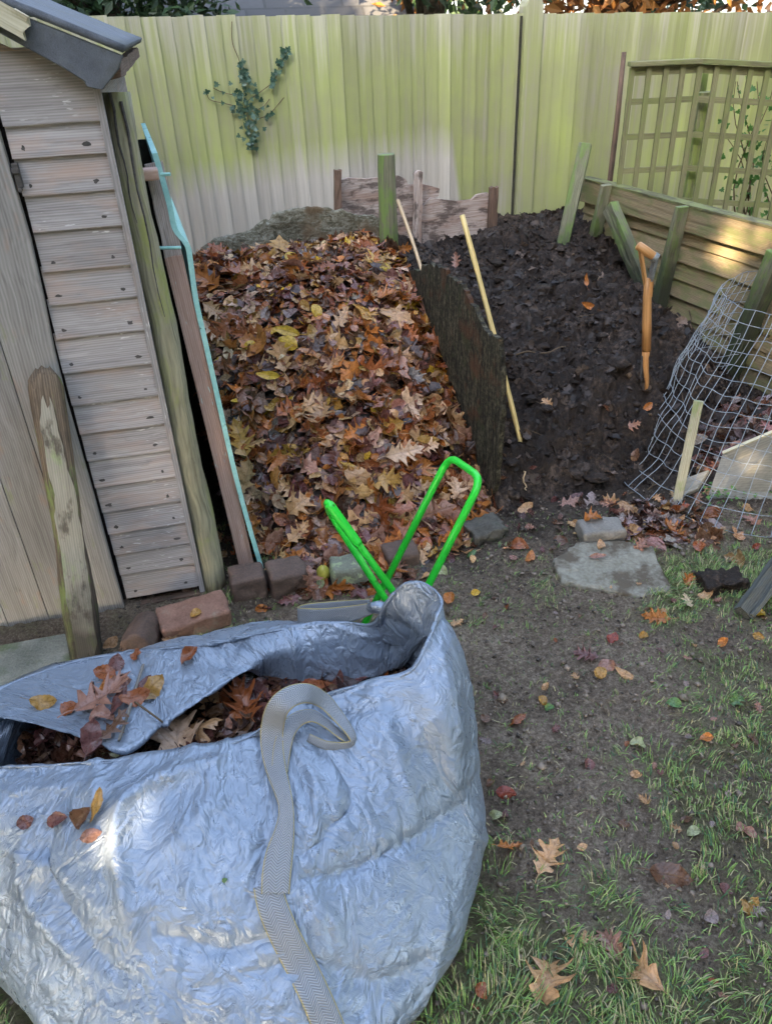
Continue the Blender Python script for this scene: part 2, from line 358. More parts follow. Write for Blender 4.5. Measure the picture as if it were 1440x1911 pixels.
M_STEM = plain('dark_stem', (.07, .045, .025), (.16, .11, .06), 30.)
M_TRUNK = plain('bark', (.045, .035, .025), (.13, .10, .07), 14., .9, .9, .02)

def sheet_mat():
    k = NT('lichen_mottled_sheet'); p = k.obj()
    a = k.noise(k.vm('MULTIPLY', p, (1., 1., 2.6)), 14., 6., .72, 1.6); b = k.noise(p, 70., 5., .7, .6)
    c = k.ramp(k.ma('ADD', k.ma('MULTIPLY', a, .6), k.ma('MULTIPLY', b, .4)), [(.36, (.045, .04, .03)), (.47, (.16, .15, .10)), (.55, (.30, .29, .23)), (.66, (.46, .50, .44))])
    c = k.mix(k.mr(k.noise(p, 5., 3.), .56, .66), c, (.17, .12, .07))
    return k.done(c, .9, k.bump(k.ma('ADD', a, b), .8, .012))
M_SHEET = sheet_mat()

def leaf_mat(name, from_obj, wet=.4):
    k = NT(name)
    col = k.t.nodes.new('ShaderNodeObjectInfo').outputs['Color'] if from_obj else k.attr('col', 'Color')
    uv = k.t.nodes.new('ShaderNodeUVMap').outputs[0]; p = k.t.nodes.new('ShaderNodeTexCoord').outputs['Object']
    au = k.ma('ABSOLUTE', k.sep(uv, 0)); v = k.sep(uv, 1)
    mid = k.mr(au, .010, .028, 1., 0.)
    q = k.ma('FRACT', k.ma('MULTIPLY', k.ma('SUBTRACT', v, k.ma('MULTIPLY', au, .85)), 8.5))
    sec = k.ma('MULTIPLY', k.mr(k.ma('ABSOLUTE', k.ma('SUBTRACT', q, .5)), .0, .09, 1., 0.), .55)
    vein = k.ma('MAXIMUM', mid, sec)
    sc = 1. if not from_obj else 1.
    n1 = k.noise(k.vm('MULTIPLY', uv, (1., 1., 1.)) if True else p, 5., 4., .6)
    spot = k.mr(k.noise(uv, 13., 3., .6), .60, .70)
    c = k.mix(k.mr(n1, .34, .68), k.mix(1., col, (.62, .56, .50), 'MULTIPLY'), k.mix(1., col, (1.25, 1.22, 1.18), 'MULTIPLY'))
    c = k.mix(k.ma('MULTIPLY', spot, .6), c, k.mix(1., col, (.30, .24, .22), 'MULTIPLY'))
    c = k.mix(k.ma('MULTIPLY', vein, .42), c, k.mix(1., col, (.45, .40, .36), 'MULTIPLY'))
    k.done(c, k.mr(n1, .3, .7, wet-.12, wet+.16), k.bump(k.ma('ADD', k.ma('MULTIPLY', vein, -.8), n1), .5, .002), Specular_IOR_Level=.55)
    tr = k.n('BsdfTranslucent', Color=c)
    mx = k.n('MixShader', i0=.14, i1=k.b.outputs[0], i2=tr)
    k.t.links.new(mx, k.out.inputs[0]); return k.m
M_SCRAP = leaf_mat('rotted_scrap', False, .58); M_LEAF = leaf_mat('fallen_leaf', True, .30); M_LITTER = leaf_mat('wet_leaf_litter', False, .26)

def foliage_mat(name, a, b, rough=.5):
    k = NT(name); col = k.attr('col', 'Fac')
    c = k.mix(col, a, b); k.done(c, rough)
    tr = k.n('BsdfTranslucent', Color=c); k.t.links.new(k.n('MixShader', i0=.25, i1=k.b.outputs[0], i2=tr), k.out.inputs[0]); return k.m
M_IVY = foliage_mat('ivy_leaf', (.03, .085, .055), (.13, .22, .16), .35)
M_HEDGE = foliage_mat('dark_hedge_leaf', (.012, .03, .012), (.05, .10, .035))
M_ORANGE = foliage_mat('autumn_leaf', (.20, .075, .02), (.48, .24, .07))
M_BLADE = NT('grass_blade'); M_BLADE.done(M_BLADE.attr('col', 'Color'), .55); M_BLADE = M_BLADE.m
M_WEED = foliage_mat('weed_leaf', (.05, .14, .03), (.14, .32, .07))

def ground_mat():
    k = NT('muddy_lawn'); p = k.pos(); moss = k.attr('moss', 'Fac')
    a = k.noise(p, 3.2, 6., .62); b = k.noise(p, 52., 8., .74); c0 = k.noise(p, 210., 3., .6)
    d = k.noise(p, 130., 6., .75)
    mud = k.ramp(k.ma('ADD', k.ma('ADD', k.ma('MULTIPLY', a, .22), k.ma('MULTIPLY', b, .40)), k.ma('MULTIPLY', d, .38)), [(.38, (.046, .032, .021)), (.50, (.20, .152, .110)), (.60, (.43, .345, .26))])
    green = k.ramp(b, [(.3, (.055, .062, .022)), (.65, (.15, .165, .055))])
    f = k.mr(k.ma('ADD', moss, k.ma('MULTIPLY', k.ma('SUBTRACT', b, .5), 1.0)), .42, .85, 0., .8)
    c = k.mix(f, mud, green)
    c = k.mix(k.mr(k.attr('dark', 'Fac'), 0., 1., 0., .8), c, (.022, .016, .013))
    return k.done(c, k.mr(a, .3, .7, .55, .9), k.bump(k.ma('ADD', b, k.ma('ADD', k.ma('MULTIPLY', d, .8), k.ma('MULTIPLY', c0, .4))), 1., .016), Specular_IOR_Level=.25)
M_GROUND = ground_mat()
def soil_mat():
    k = NT('dark_compost'); p = k.obj()
    a = k.noise(p, 7., 6., .65); b = k.noise(p, 60., 6., .7); c0 = k.noise(p, 190., 3., .6)
    c = k.ramp(k.ma('ADD', k.ma('MULTIPLY', a, .45), k.ma('MULTIPLY', b, .55)), [(.35, (.007, .0045, .0032)), (.52, (.034, .0235, .0175)), (.66, (.15, .107, .08))])
    c = k.mix(k.mr(c0, .70, .76, 0., .45), c, (.14, .10, .075))
    return k.done(c, k.mr(b, .35, .7, .45, .85), k.bump(k.ma('ADD', b, k.ma('MULTIPLY', c0, .6)), 1., .012), Specular_IOR_Level=.30)
M_SOIL = soil_mat()
def under_mat():
    k = NT('leaf_mould'); p = k.obj(); a = k.noise(p, 30., 6., .65)
    return k.done(k.ramp(a, [(.35, (.008, .005, .003)), (.68, (.04, .021, .012))]), .6, k.bump(a, .8, .02))
M_UNDER = under_mat()
def bag_mat():
    k = NT('woven_tarpaulin'); g = k.attr('gc'); p = k.obj()
    sx = k.sep(g, 0); sy = k.sep(g, 1)
    wv = k.ma('MULTIPLY', k.ma('SINE', k.ma('MULTIPLY', sx, 6.2832/.0045)), k.ma('SINE', k.ma('MULTIPLY', sy, 6.2832/.0045)))
    warp = k.vm('ADD', k.vm('MULTIPLY', g, (1., 1., 1.)), k.vm('MULTIPLY', k.n('TexNoise', out=1, Vector=g, Scale=9., Detail=3.), (.07, .07, 0.)))
    fa = k.ma('ABSOLUTE', k.ma('SUBTRACT', k.noise(k.vm('MULTIPLY', warp, (1., .62, 1.)), 11., 2., .5, 1.2), .5)); fb = k.ma('ABSOLUTE', k.ma('SUBTRACT', k.noise(warp, 31., 2., .5, .9), .5))
    cr = k.ma('ADD', k.ma('MULTIPLY', fa, 3.4), k.ma('MULTIPLY', fb, 1.5))
    n1 = k.noise(warp, 60., 5., .65); big = k.noise(p, 4., 4., .6)
    c = k.ramp(k.ma('ADD', k.ma('MULTIPLY', big, .6), k.ma('MULTIPLY', n1, .4)), [(.3, (.180, .225, .29)), (.7, (.265, .32, .40))])
    c = k.mix(k.mr(k.noise(p, 7., 5., .7), .62, .74, 0., .35), c, (.20, .19, .17))
    gl = k.ma('ADD', k.ma('MULTIPLY', k.noise(k.vm('MULTIPLY', g, (1., .55, 1.)), 330., 2., .7), .8), k.ma('MULTIPLY', wv, .10))
    h = k.ma('ADD', k.ma('ADD', cr, k.ma('MULTIPLY', n1, .22)), 0.)
    return k.done(c, k.mr(k.noise(warp, 26., 4., .7), .36, .64, .24, .44), k.bump(gl, .75, .0011, k.bump(h, .66, .0078)), Specular_IOR_Level=.9, Metallic=.30)
M_BAG = bag_mat()
def strap_mat():
    k = NT('herringbone_webbing'); uv = k.t.nodes.new('ShaderNodeUVMap').outputs[0]
    u = k.sep(uv, 0); v = k.sep(uv, 1)
    zig = k.ma('ABSOLUTE', k.ma('SUBTRACT', k.ma('FRACT', k.ma('MULTIPLY', u, 2.)), .5))
    st = k.ma('SINE', k.ma('MULTIPLY', k.ma('ADD', v, k.ma('MULTIPLY', zig, .020)), 6.2832/.0048))
    edge = k.mr(k.ma('ABSOLUTE', k.ma('SUBTRACT', u, .5)), .455, .47)
    n1 = k.noise(k.obj(), 30., 4.)
    c = k.mix(k.mr(st, -.8, .8), (.155, .168, .185), k.mix(n1, (.26, .28, .305), (.34, .365, .395)))
    c = k.mix(edge, c, (.36, .31, .14))
    return k.done(c, .6, k.bump(st, .5, .0012))
M_STRAP = strap_mat()
def shingle_mat():
    k = NT('slate_shingles'); uv = k.attr('gc')
    br = k.t.nodes.new('ShaderNodeTexBrick'); k.t.links.new(uv, br.inputs['Vector'])
    for n_, v_ in (('Color1', (.045, .045, .05, 1)), ('Color2', (.085, .085, .09, 1)), ('Mortar', (.03, .03, .03, 1)), ('Scale', 1.), ('Mortar Size', .012), ('Brick Width', .33), ('Row Height', .16)): br.inputs[n_].default_value = v_
    c = k.mix(k.noise(uv, 20., 4.), br.outputs[0], (.06, .062, .06)); return k.done(c, .8, k.bump(br.outputs[1], -.6, .01))
M_SHINGLE = shingle_mat()

# ------------------------------------------------------------------ the ground
def grow(lo, hi, step, far, k=1.28):
    a = list(np.arange(lo, hi+step/2, step)); d = step
    while a[-1] < far: d *= k; a.append(a[-1]+d)
    d = step
    while a[0] > -far: d *= k; a.insert(0, a[0]-d)
    return np.array(a)
gx = grow(-1.3, 1.75, .0072, 60); gy = grow(.40, 2.75, .0072, 60)
GX, GY = np.meshgrid(gx, gy); gxx, gyy = GX.ravel(), GY.ravel()
def moss_at(x, y):
    n = fbm(P3(x*2.3, y*2.3, 3.3), 4)*.5+fbm(P3(x*8, y*8, 9.1), 2)*.25
    front = smooth(1.75, .60, y-.30*(x-.7))*.42                       # more turf towards the viewer
    right = smooth(.45, 1.15, x)*smooth(2.35, 1.9, y)*.40
    flag = np.exp(-(((x-1.05)/.35)**2+((y-2.0)/.16)**2))*.55
    kerb = np.exp(-(((x+.30)/.40)**2+((y-1.80)/.10)**2))*.50
    path = np.exp(-(((x-.62)/.30)**2+((y-1.62)/.28)**2))*.20
    corner = smooth(-.45, -.75, x)*smooth(1.1, .8, y)*.5
    return .27+n*.75+front+right+flag+kerb+corner-path
gm = moss_at(gxx, gyy)
near = np.exp(-(np.maximum(0, np.abs(gxx-.2)-1.8)**2+np.maximum(0, np.abs(gyy-1.8)-1.6)**2))
gz = (fbm(P3(gxx*1.7, gyy*1.7), 3)*.012 + fbm(P3(gxx*9, gyy*9, 2.), 4, gain=.6)*.0085 + fbm(P3(gxx*20, gyy*20, 5.), 4, gain=.62, ridge=True)*.0062)*near
sg, tg = tobay(P3(gxx, gyy))
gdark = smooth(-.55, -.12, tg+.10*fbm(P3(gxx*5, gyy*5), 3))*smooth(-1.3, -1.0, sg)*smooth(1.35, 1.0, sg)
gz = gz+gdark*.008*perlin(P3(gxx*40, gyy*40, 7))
ny, nx = GX.shape
I = np.arange(nx*ny).reshape(ny, nx)
gq = np.stack([I[:-1, :-1], I[:-1, 1:], I[1:, 1:], I[1:, :-1]], -1).reshape(-1, 4)
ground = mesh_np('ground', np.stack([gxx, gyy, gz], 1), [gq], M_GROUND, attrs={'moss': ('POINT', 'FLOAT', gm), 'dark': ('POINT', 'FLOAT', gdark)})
tag(ground, kind='structure')
T_GROUND = bvh(ground)

# ------------------------------------------------------------------ the two heaps (soil under them is terrain)
TE = [-.14, .0, .07, .20, .34, .53, .73, .97, 1.2, 1.55, 1.9]; ZE = [-.06, -.015, .01, .12, .24, .36, .48, .62, .66, .66, .60]
def leaf_h(s, t):
    b = np.sin(math.pi*np.clip(-s/.96, 0, 1))
    return np.interp(t+.24*b, TE, ZE)+.035*b*smooth(-.1, .5, t)+.022*fbm(P3(s*5, t*5, 1.), 3)
TS = [-.32, -.16, -.06, .08, .23, .45, .75, 1.1, 1.5, 1.95, 2.5, 3.]; ZS = [-.05, -.02, .025, .14, .25, .33, .40, .45, .50, .53, .46, .4]
def soil_h(s, t):
    z = np.interp(t-.05*np.clip(s-.4, -.5, .6), TS, ZS)
    z = z*(1-.75*smooth(1.05, 1.55, s)*smooth(1.7, .7, t)) - .35*smooth(.0, -.06, s)*smooth(1.5, 1.2, t)
    return z+.05*fbm(P3(s*2.6, t*2.6, 4.), 3)*smooth(-.1, .3, t)
def grid_st(s0, s1, t0, t1, d):
    S, T = np.meshgrid(np.arange(s0, s1, d), np.arange(t0, t1, d)); I = np.arange(S.size).reshape(S.shape)
    return S.ravel(), T.ravel(), np.stack([I[:-1, :-1], I[:-1, 1:], I[1:, 1:], I[1:, :-1]], -1).reshape(-1, 4)
S, T, Q = grid_st(-1.02, .02, -.38, 1.62, .016)
V = OB+S[:, None]*UA+T[:, None]*VA+(leaf_h(S, T)-.02+.012*perlin(P3(S*30, T*30)))[:, None]*ZA
leafbase = mesh_np('leaf_heap_terrain', V, [Q], M_UNDER, loc=OB); tag(leafbase, kind='structure'); T_LEAF = bvh(leafbase)
S, T, Q = grid_st(-.40, 1.75, -.34, 3.0, .0085)
cl = fbm(P3(S*6, T*6, 2.), 3, gain=.6, ridge=True)*.034+fbm(P3(S*13, T*13, 8.), 4, gain=.62, ridge=True)*.020+fbm(P3(S*42, T*42, 3.), 3, gain=.65, ridge=True)*.0095+np.maximum(0, fbm(P3(S*8, T*8, 5.), 2))*.04-.015
V = OB+S[:, None]*UA+T[:, None]*VA+(soil_h(S, T)+cl*smooth(-.25, -.02, T))[:, None]*ZA
V[:, :2] += .012*np.stack([perlin(P3(S*30, T*30, 1.)), perlin(P3(S*30, T*30, 9.))], 1)
soil = mesh_np('compost_heap_terrain', V, [Q], M_SOIL, loc=OB); tag(soil, kind='structure'); T_SOIL = bvh(soil)

# ------------------------------------------------------------------ boundary fence
FB, FA = .28, 5.0                                                   # the fence stands on Y = FA + FB*X
def fpt(X, z, off=0.): p = np.array([X, FA+FB*X, z]); return p-VA*off
fence = thing('boundary_fence', 'long green stained close board fence running behind both compost bays', 'fence', fpt(.5, -.1))
mb = MB(); X = -3.2; k = 0
while X < 3.9:
    wd = .0777*random.uniform(.94, 1.06); top = 1.628-.031*X+random.uniform(-.004, .004)
    # feather edged board: its thick edge laps over the thin edge of the next board
    ov = .020; n = -VA; V = []; G = []; off = RNG.uniform(0, 50, 3)
    for z in np.linspace(-.15, top, 13):
        wob = .0015*perlin([[z*2.2, X*9, 1.]])[0]; e_ = .0022*perlin([[z*5, X*7, 4.]])[0]
        for (q, d) in ((-wd/2, .003), (wd/2+ov+e_, .011), (wd/2+ov+e_, .0225), (-wd/2, .009)):
            V.append(fpt(X, z)+UA*q+n*(d+wob)); G.append(np.array([z, q, d])+off)
    F = [(r*4+j, r*4+(j+1) % 4, r*4+4+(j+1) % 4, r*4+4+j) for r in range(12) for j in range(4)]+[(0, 3, 2, 1), (48, 49, 50, 51)]
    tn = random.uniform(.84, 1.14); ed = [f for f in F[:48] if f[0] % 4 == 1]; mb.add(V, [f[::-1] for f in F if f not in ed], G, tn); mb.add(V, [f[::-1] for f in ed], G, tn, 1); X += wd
mb.build('board_panel', [M_FENCE, M_FENCE_LITEDGE], fence)
mb = MB()
for z in (.25, .85, 1.45): mb.beam(fpt(-3.2, z, -.045), fpt(3.9, z, -.045), .075, .05, (0, 0, 1))
mb.build('back_rail', M_FENCE, fence)
p0 = aty(980, 250, 5.24); Xp = p0[0]
mb = MB(); w2 = .055
prof = [(-w2, -.15), (w2, -.15), (w2, 1.635), (w2*.8, 1.662), (w2*.4, 1.68), (0, 1.685), (-w2*.4, 1.68), (-w2*.8, 1.662), (-w2, 1.635)]
mb.plate(prof, UA, ZA, fpt(Xp, 0, .050), .10, grain=1)
mb.build('fence_post', M_FENCE, fence, bevel=.003)
mb = MB(); mb.plate([(-.007, -.1), (.007, -.1), (.006, 1.59), (-.006, 1.59)], UA, ZA, fpt(Xp-w2-.011, 0, .026), .02, grain=1); mb.build('joint_shade_strip', M_GAPSHADE, fence)  # dark strip painting the shaded gap left of the post
# thin bare pole in front of the fence on the right
a0, a1 = aty(1136, 345, 5.0), aty(1163, 97, 5.0)
mb = MB(); mb.tube([a0+(a0-a1)*.5, a0, a0*.5+a1*.5+UA*.006, a1], [.017, .016, .015, .013], 8, rough=.25)
tag(mb.build('garden_pole', M_ROTDARK, smooth_=True), 'thin bare brown pole standing upright against the green fence left of the trellis', 'pole')

# ------------------------------------------------------------------ trellis
tre = thing('trellis', 'green square lattice trellis with a flat capped top behind the low board wall', 'trellis', (1.7, 4.6, .3))
tA, tB = atz(1180, 122, 1.36), atz(1307, 116, 1.36); tC = tB+(aty(1440, 123, 4.44)-tB)*1.9
for (p, q, nm) in ((tA, tB, 5), (tB, tC, 0)):
    d = q-p; L = np.linalg.norm(d); d /= L; nrm = np.cross(d, ZA); nv = int(round(L/.082)); mv = MB(); mh = MB()
    for i in range(nv+1):
        b = p+d*(L*i/nv); mv.beam(b-ZA*1.40, b-ZA*.01, .026, .014, d)
    for j in range(1, 10): mh.beam(p-ZA*(.165*j)+nrm*-.0145-d*.01, q-ZA*(.165*j)+nrm*-.0145+d*.01, .028, .014, ZA)
    mh.beam(p-ZA*.028-nrm*.0145, q-ZA*.028-nrm*.0145, .04, .014, ZA)
    mv.build('lattice_upright', M_TRELLIS, tre); mh.build('lattice_rail', M_TRELLIS, tre)
    cp = MB(); cp.beam(p+ZA*.006-d*.02, q+ZA*.006+d*.004, .055, .022, nrm); cp.build('top_cap', M_TRELLIS, tre, bevel=.003)
pb = atz(1305, 170, 1.22)-VA*.04; pf = aty(1268, 380, pb[1])
mb = MB(); mb.beam(np.array([pb[0]+.012, pb[1], -.02]), pb+ZA*.0, .088, .062, UA, nseg=8, rough=.002); mb.beam(pb-ZA*.01+VA*.03, pb+ZA*.125+VA*.03, .04, .03, UA)
mb.build('trellis_post', M_POSTLIGHT, tre, bevel=.004)

# ------------------------------------------------------------------ low board wall on the right of the soil bay
lp0, lp1 = aty(1101, 333, 4.70), aty(1441, 424, 3.42); lp0[2] = lp1[2] = .79
ld = lp1-lp0; LL = np.linalg.norm(ld); ld /= LL; ln = np.cross(ZA, ld); ln = -ln if ln[0] > 0 else ln   # ln faces the soil bay
def lw(a, z, off=0.): return lp0*(1, 1, 0)+ld*a+ZA*z+ln*off
low = thing('low_board_wall', 'low overlapped board wall with a tan top rail on the right of the dark compost', 'wall', lw(.6, 0))
mb = MB(); z = -.08; k = 0
while z < .68:
    hgt = .087; mb.beam(lw(-.02, z+hgt/2, .004*(k % 2)+.001), lw(LL+1.2, z+hgt/2, .004*(k % 2)), hgt+.014, .016, ZA*1.-ln*.22, nseg=10, rough=.0025); z += hgt; k += 1
mb.build('overlapped_boards', M_SLEEPER, low)
mb = MB(); mb.beam(lw(-.03, .735, .034), lw(LL+1.2, .735, .034), .115, .032, ZA, nseg=14, rough=.002, tone=1.05); mb.build('top_rail', M_SLEEPER, low, bevel=.004)
mb = MB(); mb.beam(lw(-.03, .797, .018), lw(LL+1.2, .797, .018), .07, .010, ln, nseg=10, rough=.002, tone=.55); mb.build('rail_capping', M_TRELLIS, low)
def post_px(top, bot, Y0, off, w_, d_, zmin=None, nm='wall_post', side=None, mat=None, bev=.004, pointed=0):
    """post whose visible top and bottom lie on a plane parallel to the wall"""
    o = lw(0, 0, off); a = onp(*top, o, ln); b = onp(*bot, o, ln); e = (b-a)/np.linalg.norm(b-a)
    b2 = b+e*.35; mb = MB(); mb.beam(b2, a, w_, d_, side if side is not None else ld, nseg=12, rough=.004, w1=w_*(.9 if not pointed else .35)); return mb.build(nm, mat or M_POSTGREEN, low, bevel=bev)
post_px((1131, 345), (1106, 455), 0, .085, .07, .06, pointed=1)
post_px((1272, 385), (1228, 570), 0, .085, .075, .065, pointed=1)
post_px((1452, 470), (1350, 720), 0, .085, .08, .07)
a = onp(1138, 385, lw(0, 0, .12), ln); b = onp(1187, 500, lw(0, 0, .12), ln)
mb = MB(); mb.beam(b+(b-a)*.4, a, .085, .05, ld, nseg=10, rough=.006); mb.build('diagonal_brace', M_POSTGREEN, low, bevel=.004)
# tall leaning post near the fence, and the round post between the bays
a, b = aty(1092, 268, 4.55), aty(1052, 445, 4.45)
mb = MB(); mb.beam(b+(b-a)*.8, a, .068, .07, UA*.8-VA*.5, nseg=14, rough=.003)
tag(mb.build('leaning_post', M_POSTGREEN, bevel=.005), 'bright green mossy square post leaning right at the back of the dark compost', 'post')
c = bay(.055, 1.47); zt = aty(725, 287, c[1])[2]
mb = MB(); mb.tube([c-ZA*.1+UA*.0, c+ZA*.3, c+ZA*.6, c+ZA*.85, c+ZA*zt], [.047, .047, .046, .045, .043], 14, rough=.10)
tag(mb.build('divider_post', M_POSTGREEN, smooth_=False, bevel=.004), 'bright green flat topped post standing upright between the two bays at the back', 'post')

# ------------------------------------------------------------------ rotten back boards with stakes
bk = thing('rotten_back_boards', 'rotten pinkish brown board panel with broken top edge behind the green post', 'board panel', bay(.35, 1.95, .3))
o = bay(0, 1.95)
def bb(x, y): p = onp(x, y, o, VA)-o; return (p@UA, p[2])
up = [bb(*q) for q in [(631, 338), (650, 332), (684, 334), (712, 331), (744, 328), (757, 334), (762, 345), (790, 344), (806, 348), (820, 352), (818, 366), (806, 372), (800, 384), (786, 392)]]+[bb(786, 520), bb(631, 520)]
lo = [bb(*q) for q in [(784, 385), (800, 368), (818, 370), (850, 374), (876, 371), (886, 362), (905, 358), (920, 362)]]+[bb(920, 520), bb(784, 520)]
mb = MB(); mb.plate(up, UA, ZA, o, .022); mb.build('upper_board', M_PINKROT, bk); mb = MB(); mb.plate(lo, UA, ZA, o-VA*.03, .022); mb.build('lower_board', M_PINKROT, bk)
for (a, b, wd, m) in (((630, 316), (628, 470), .036, M_ROTDARK), ((780, 318), (776, 470), .042, M_PINKROT), ((921, 346), (914, 470), .045, M_ROTDARK)):
    a3, b3 = onp(*a, o-VA*.06, VA), onp(*b, o-VA*.06, VA); mb = MB(); mb.beam(b3-ZA*.15, a3, wd, .035, UA, nseg=8, rough=.006, jag=.03); mb.build('stake', m, bk)

# ------------------------------------------------------------------ mottled sheet behind the leaf heap
o = bay(0, 1.58)
outl = [(352, 500), (365, 480), (378, 464), (402, 448), (432, 441), (468, 432), (498, 410), (505, 413), (512, 402), (530, 398), (560, 391), (598, 388), (628, 393), (640, 392), (662, 402), (700, 404), (716, 414)]
us = np.array([onp(*q, o, VA)-o for q in outl]); ss = us@UA; zs = us[:, 2]
n = 150; sx = np.linspace(ss[0], ss[-1]+.05, n); tops = np.interp(sx, ss, zs)+.008*perlin(P3(sx*30, sx*0))+.004*perlin(P3(sx*90, sx*0)); m = 46
Sg = np.repeat(sx[None], m, 0); q = np.linspace(0, 1, m)[:, None]; Zg = .25+(tops-.25)*q
D = .030*fbm(P3((Sg*3).ravel(), (Zg*4).ravel()), 3).reshape(Sg.shape)+.05*np.sin((Sg-ss[0])*3)-.05*(1-q)
V = o+Sg.ravel()[:, None]*UA+Zg.ravel()[:, None]*ZA+D.ravel()[:, None]*VA; I = np.arange(n*m).reshape(m, n)
sh = mesh_np('mouldering_sheet', V, [np.stack([I[:-1, :-1], I[:-1, 1:], I[1:, 1:], I[1:, :-1]], -1).reshape(-1, 4)], M_SHEET, loc=o)
sd = sh.modifiers.new('thick', 'SOLIDIFY'); sd.thickness = .014
tag(sh, 'mottled grey mouldering sheet with a rounded top edge standing behind the leaf heap', 'sheet')

# ------------------------------------------------------------------ divider board between leaves and soil
dv = [(905, 935), (925, 928), (932, 905), (944, 770), (945, 700), (940, 650), (938, 628), (922, 624), (910, 612), (896, 580), (884, 560), (872, 534), (858, 522), (842, 514), (838, 500), (824, 498), (812, 492), (796, 496), (790, 504), (778, 502), (766, 508), (757, 500), (745, 496)]
pts = []
for q in dv: p = onp(*q, OB, UA)-OB; pts.append([p@VA, p[2]])
pts = pts+[[1.25, .30], [.6, .1], [.0, -.05]]
den = []
for i in range(len(pts)):
    a, b = np.array(pts[i]), np.array(pts[(i+1) % len(pts)]); L = np.linalg.norm(b-a); kk = max(1, int(L/.011)) if b[1] > .4 or i < 8 else 1
    for j in range(kk):
        q = a+(b-a)*j/kk; den.append(q+(np.array([fbm([[q[0]*34, q[1]*34, 1.]], 3)[0]*.5, fbm([[q[0]*34, q[1]*34, 8.]], 3)[0]])*.013 if kk > 1 else 0))
dvd = thing('divider_board', 'black mossy rotten board with a broken top standing between leaf heap and compost', 'board', OB)
mb = MB(); mb.plate(den, VA, ZA, OB+UA*.0, .018, grain=1); mb.build('board', M_DIVIDER, dvd)
# bits of its torn plies, proud of the face
for (q, r) in (((905, 800), .05), ((880, 740), .05), ((868, 560), .07), ((915, 690), .04)):
    p = onp(*q, OB-UA*.003, UA)-OB; h = [(r*.35*math.cos(a)*random.uniform(.6, 1.2)+p@VA, r*math.sin(a)*random.uniform(.7, 1.3)+p[2]) for a in np.linspace(0, 2*math.pi, 13)[:-1]]
    mb = MB(); mb.plate(h, VA, ZA, OB-UA*.0035, .003, grain=1); mb.build('torn_ply', M_ROTDARK, dvd)

def cane(a, b, r, m, label, ext=.18):
    d = (b-a)/np.linalg.norm(b-a); L = np.linalg.norm(b-a); n = 14; pts = []; rr = []
    for k in range(n+1):
        q = k/n; pts.append(a+d*(L+ext)*q+UA*.006*math.sin(q*3.1)); rr.append(r*(1.12 if k % 4 == 2 else 1)*(1-.12*q))
    mb = MB(); mb.tube(pts, rr, 8); return tag(mb.build('bamboo_cane', m, smooth_=True), label, 'cane')
def onsoil(x, y, trees): return hit(x, y, trees)[0]
b = onsoil(968, 820, [T_SOIL]); a = aty(862, 402, b[1]+.42)
cane(a, b, .0105, M_BAMBOO, 'long yellow bamboo cane leaning behind the black divider board in the compost')
a, b = aty(742, 374, 3.92), aty(786, 508, 3.55)
cane(a, b, .0085, M_BAMBOOP, 'short pale cane leaning behind the leaf heap beside the green divider post', .10)

# ------------------------------------------------------------------ shed
SU = np.array([1, .22, 0])/math.hypot(1, .22); SV = np.array([-.22, 1, 0])/math.hypot(1, .22)
SC = np.array([-.645, 2.082, 0])
def sp(s, z, off=0.): return SC+SU*s+ZA*z-SV*off                     # off = towards the viewer
def spx(x, y, off=0.): p = onp(x, y, SC-SV*off, SV)-SC; return p@SU, p[2]
shed = thing('wooden_shed', 'weathered grey wooden shed with overlapped boards and a felted roof', 'shed', SC)
mb = MB(); nail_list = []; xs0 = -.208
gapl = sorted([spx(*q) for q in ((8, 232), (78, 480), (121, 700), (177, 900), (237, 1110))], key=lambda q: q[1]); gapr = sorted([spx(*q, .03) for q in ((-6, 232), (67, 480), (109, 700), (168, 900), (231, 1130))], key=lambda q: q[1])
rows = [1095, 1052, 1013, 975, 934, 888, 838, 788, 735, 675, 612, 550, 490, 416, 350, 282, 222]
zr = [spx(330-(1095-y)*.14, y)[1] for y in rows]
for k, z0 in enumerate(zr):
    z1 = zr[k+1]+.012 if k+1 < len(zr) else z0+.21
    right = .004+.0*k
    V = []; G = []; off = RNG.uniform(0, 50, 3); ns = 14; tn = random.uniform(.88, 1.1)
    if k == len(zr)-1: z1 = z0+.155
    for j in range(ns+1):
        sl0 = np.interp(z0, [q_[1] for q_ in gapl], [q_[0] for q_ in gapl]); s = sl0+(right-sl0)*j/ns; w_ = .0015*perlin([[s*9, k*3.3, 0.]])[0]
        for (z, of) in ((z0+w_, .0), (z0+w_, .0175), (z1, .0055), (z1, 0.)): V.append(sp(s, z, of)); G.append(np.array([s, z-z0, of])+off)
    F = [(j*4+i, j*4+(i+1) % 4, j*4+4+(i+1) % 4, j*4+4+i) for j in range(ns) for i in range(4)]+[(0, 3, 2, 1), (ns*4, ns*4+1, ns*4+2, ns*4+3)]
    mb.add(V, F, G, tn)
    for s in (np.interp(z0, [q_[1] for q_ in gapl], [q_[0] for q_ in gapl])+.028+random.uniform(-.005, .005), -.030+random.uniform(-.006, .004)):
        if random.random() < .92:
            c = np.array(sp(s, z0+.022, .0155)); nn = random.randint(7, 11); rx, rz = random.uniform(.005, .012), random.uniform(.004, .007)
            o2 = [(rx*math.cos(a)*random.uniform(.5, 1.2), rz*math.sin(a)*random.uniform(.5, 1.2)) for a in np.linspace(0, 2*math.pi, nn+1)[:-1]]
            nl = MB(); nl.plate(o2, SU, ZA, c-SV*-.0, .0035); nail_list.append(nl)
gz0 = zr[-1]+.15
gable = [(-1.25, gz0), (.004, gz0), (.004, 1.50), (-1.25, 2.12)]
gb = MB(); gb.plate(gable, SU, ZA, sp(0, 0, .006), .015, tone=1.); gb.build('gable_board', M_GABLE, shed)
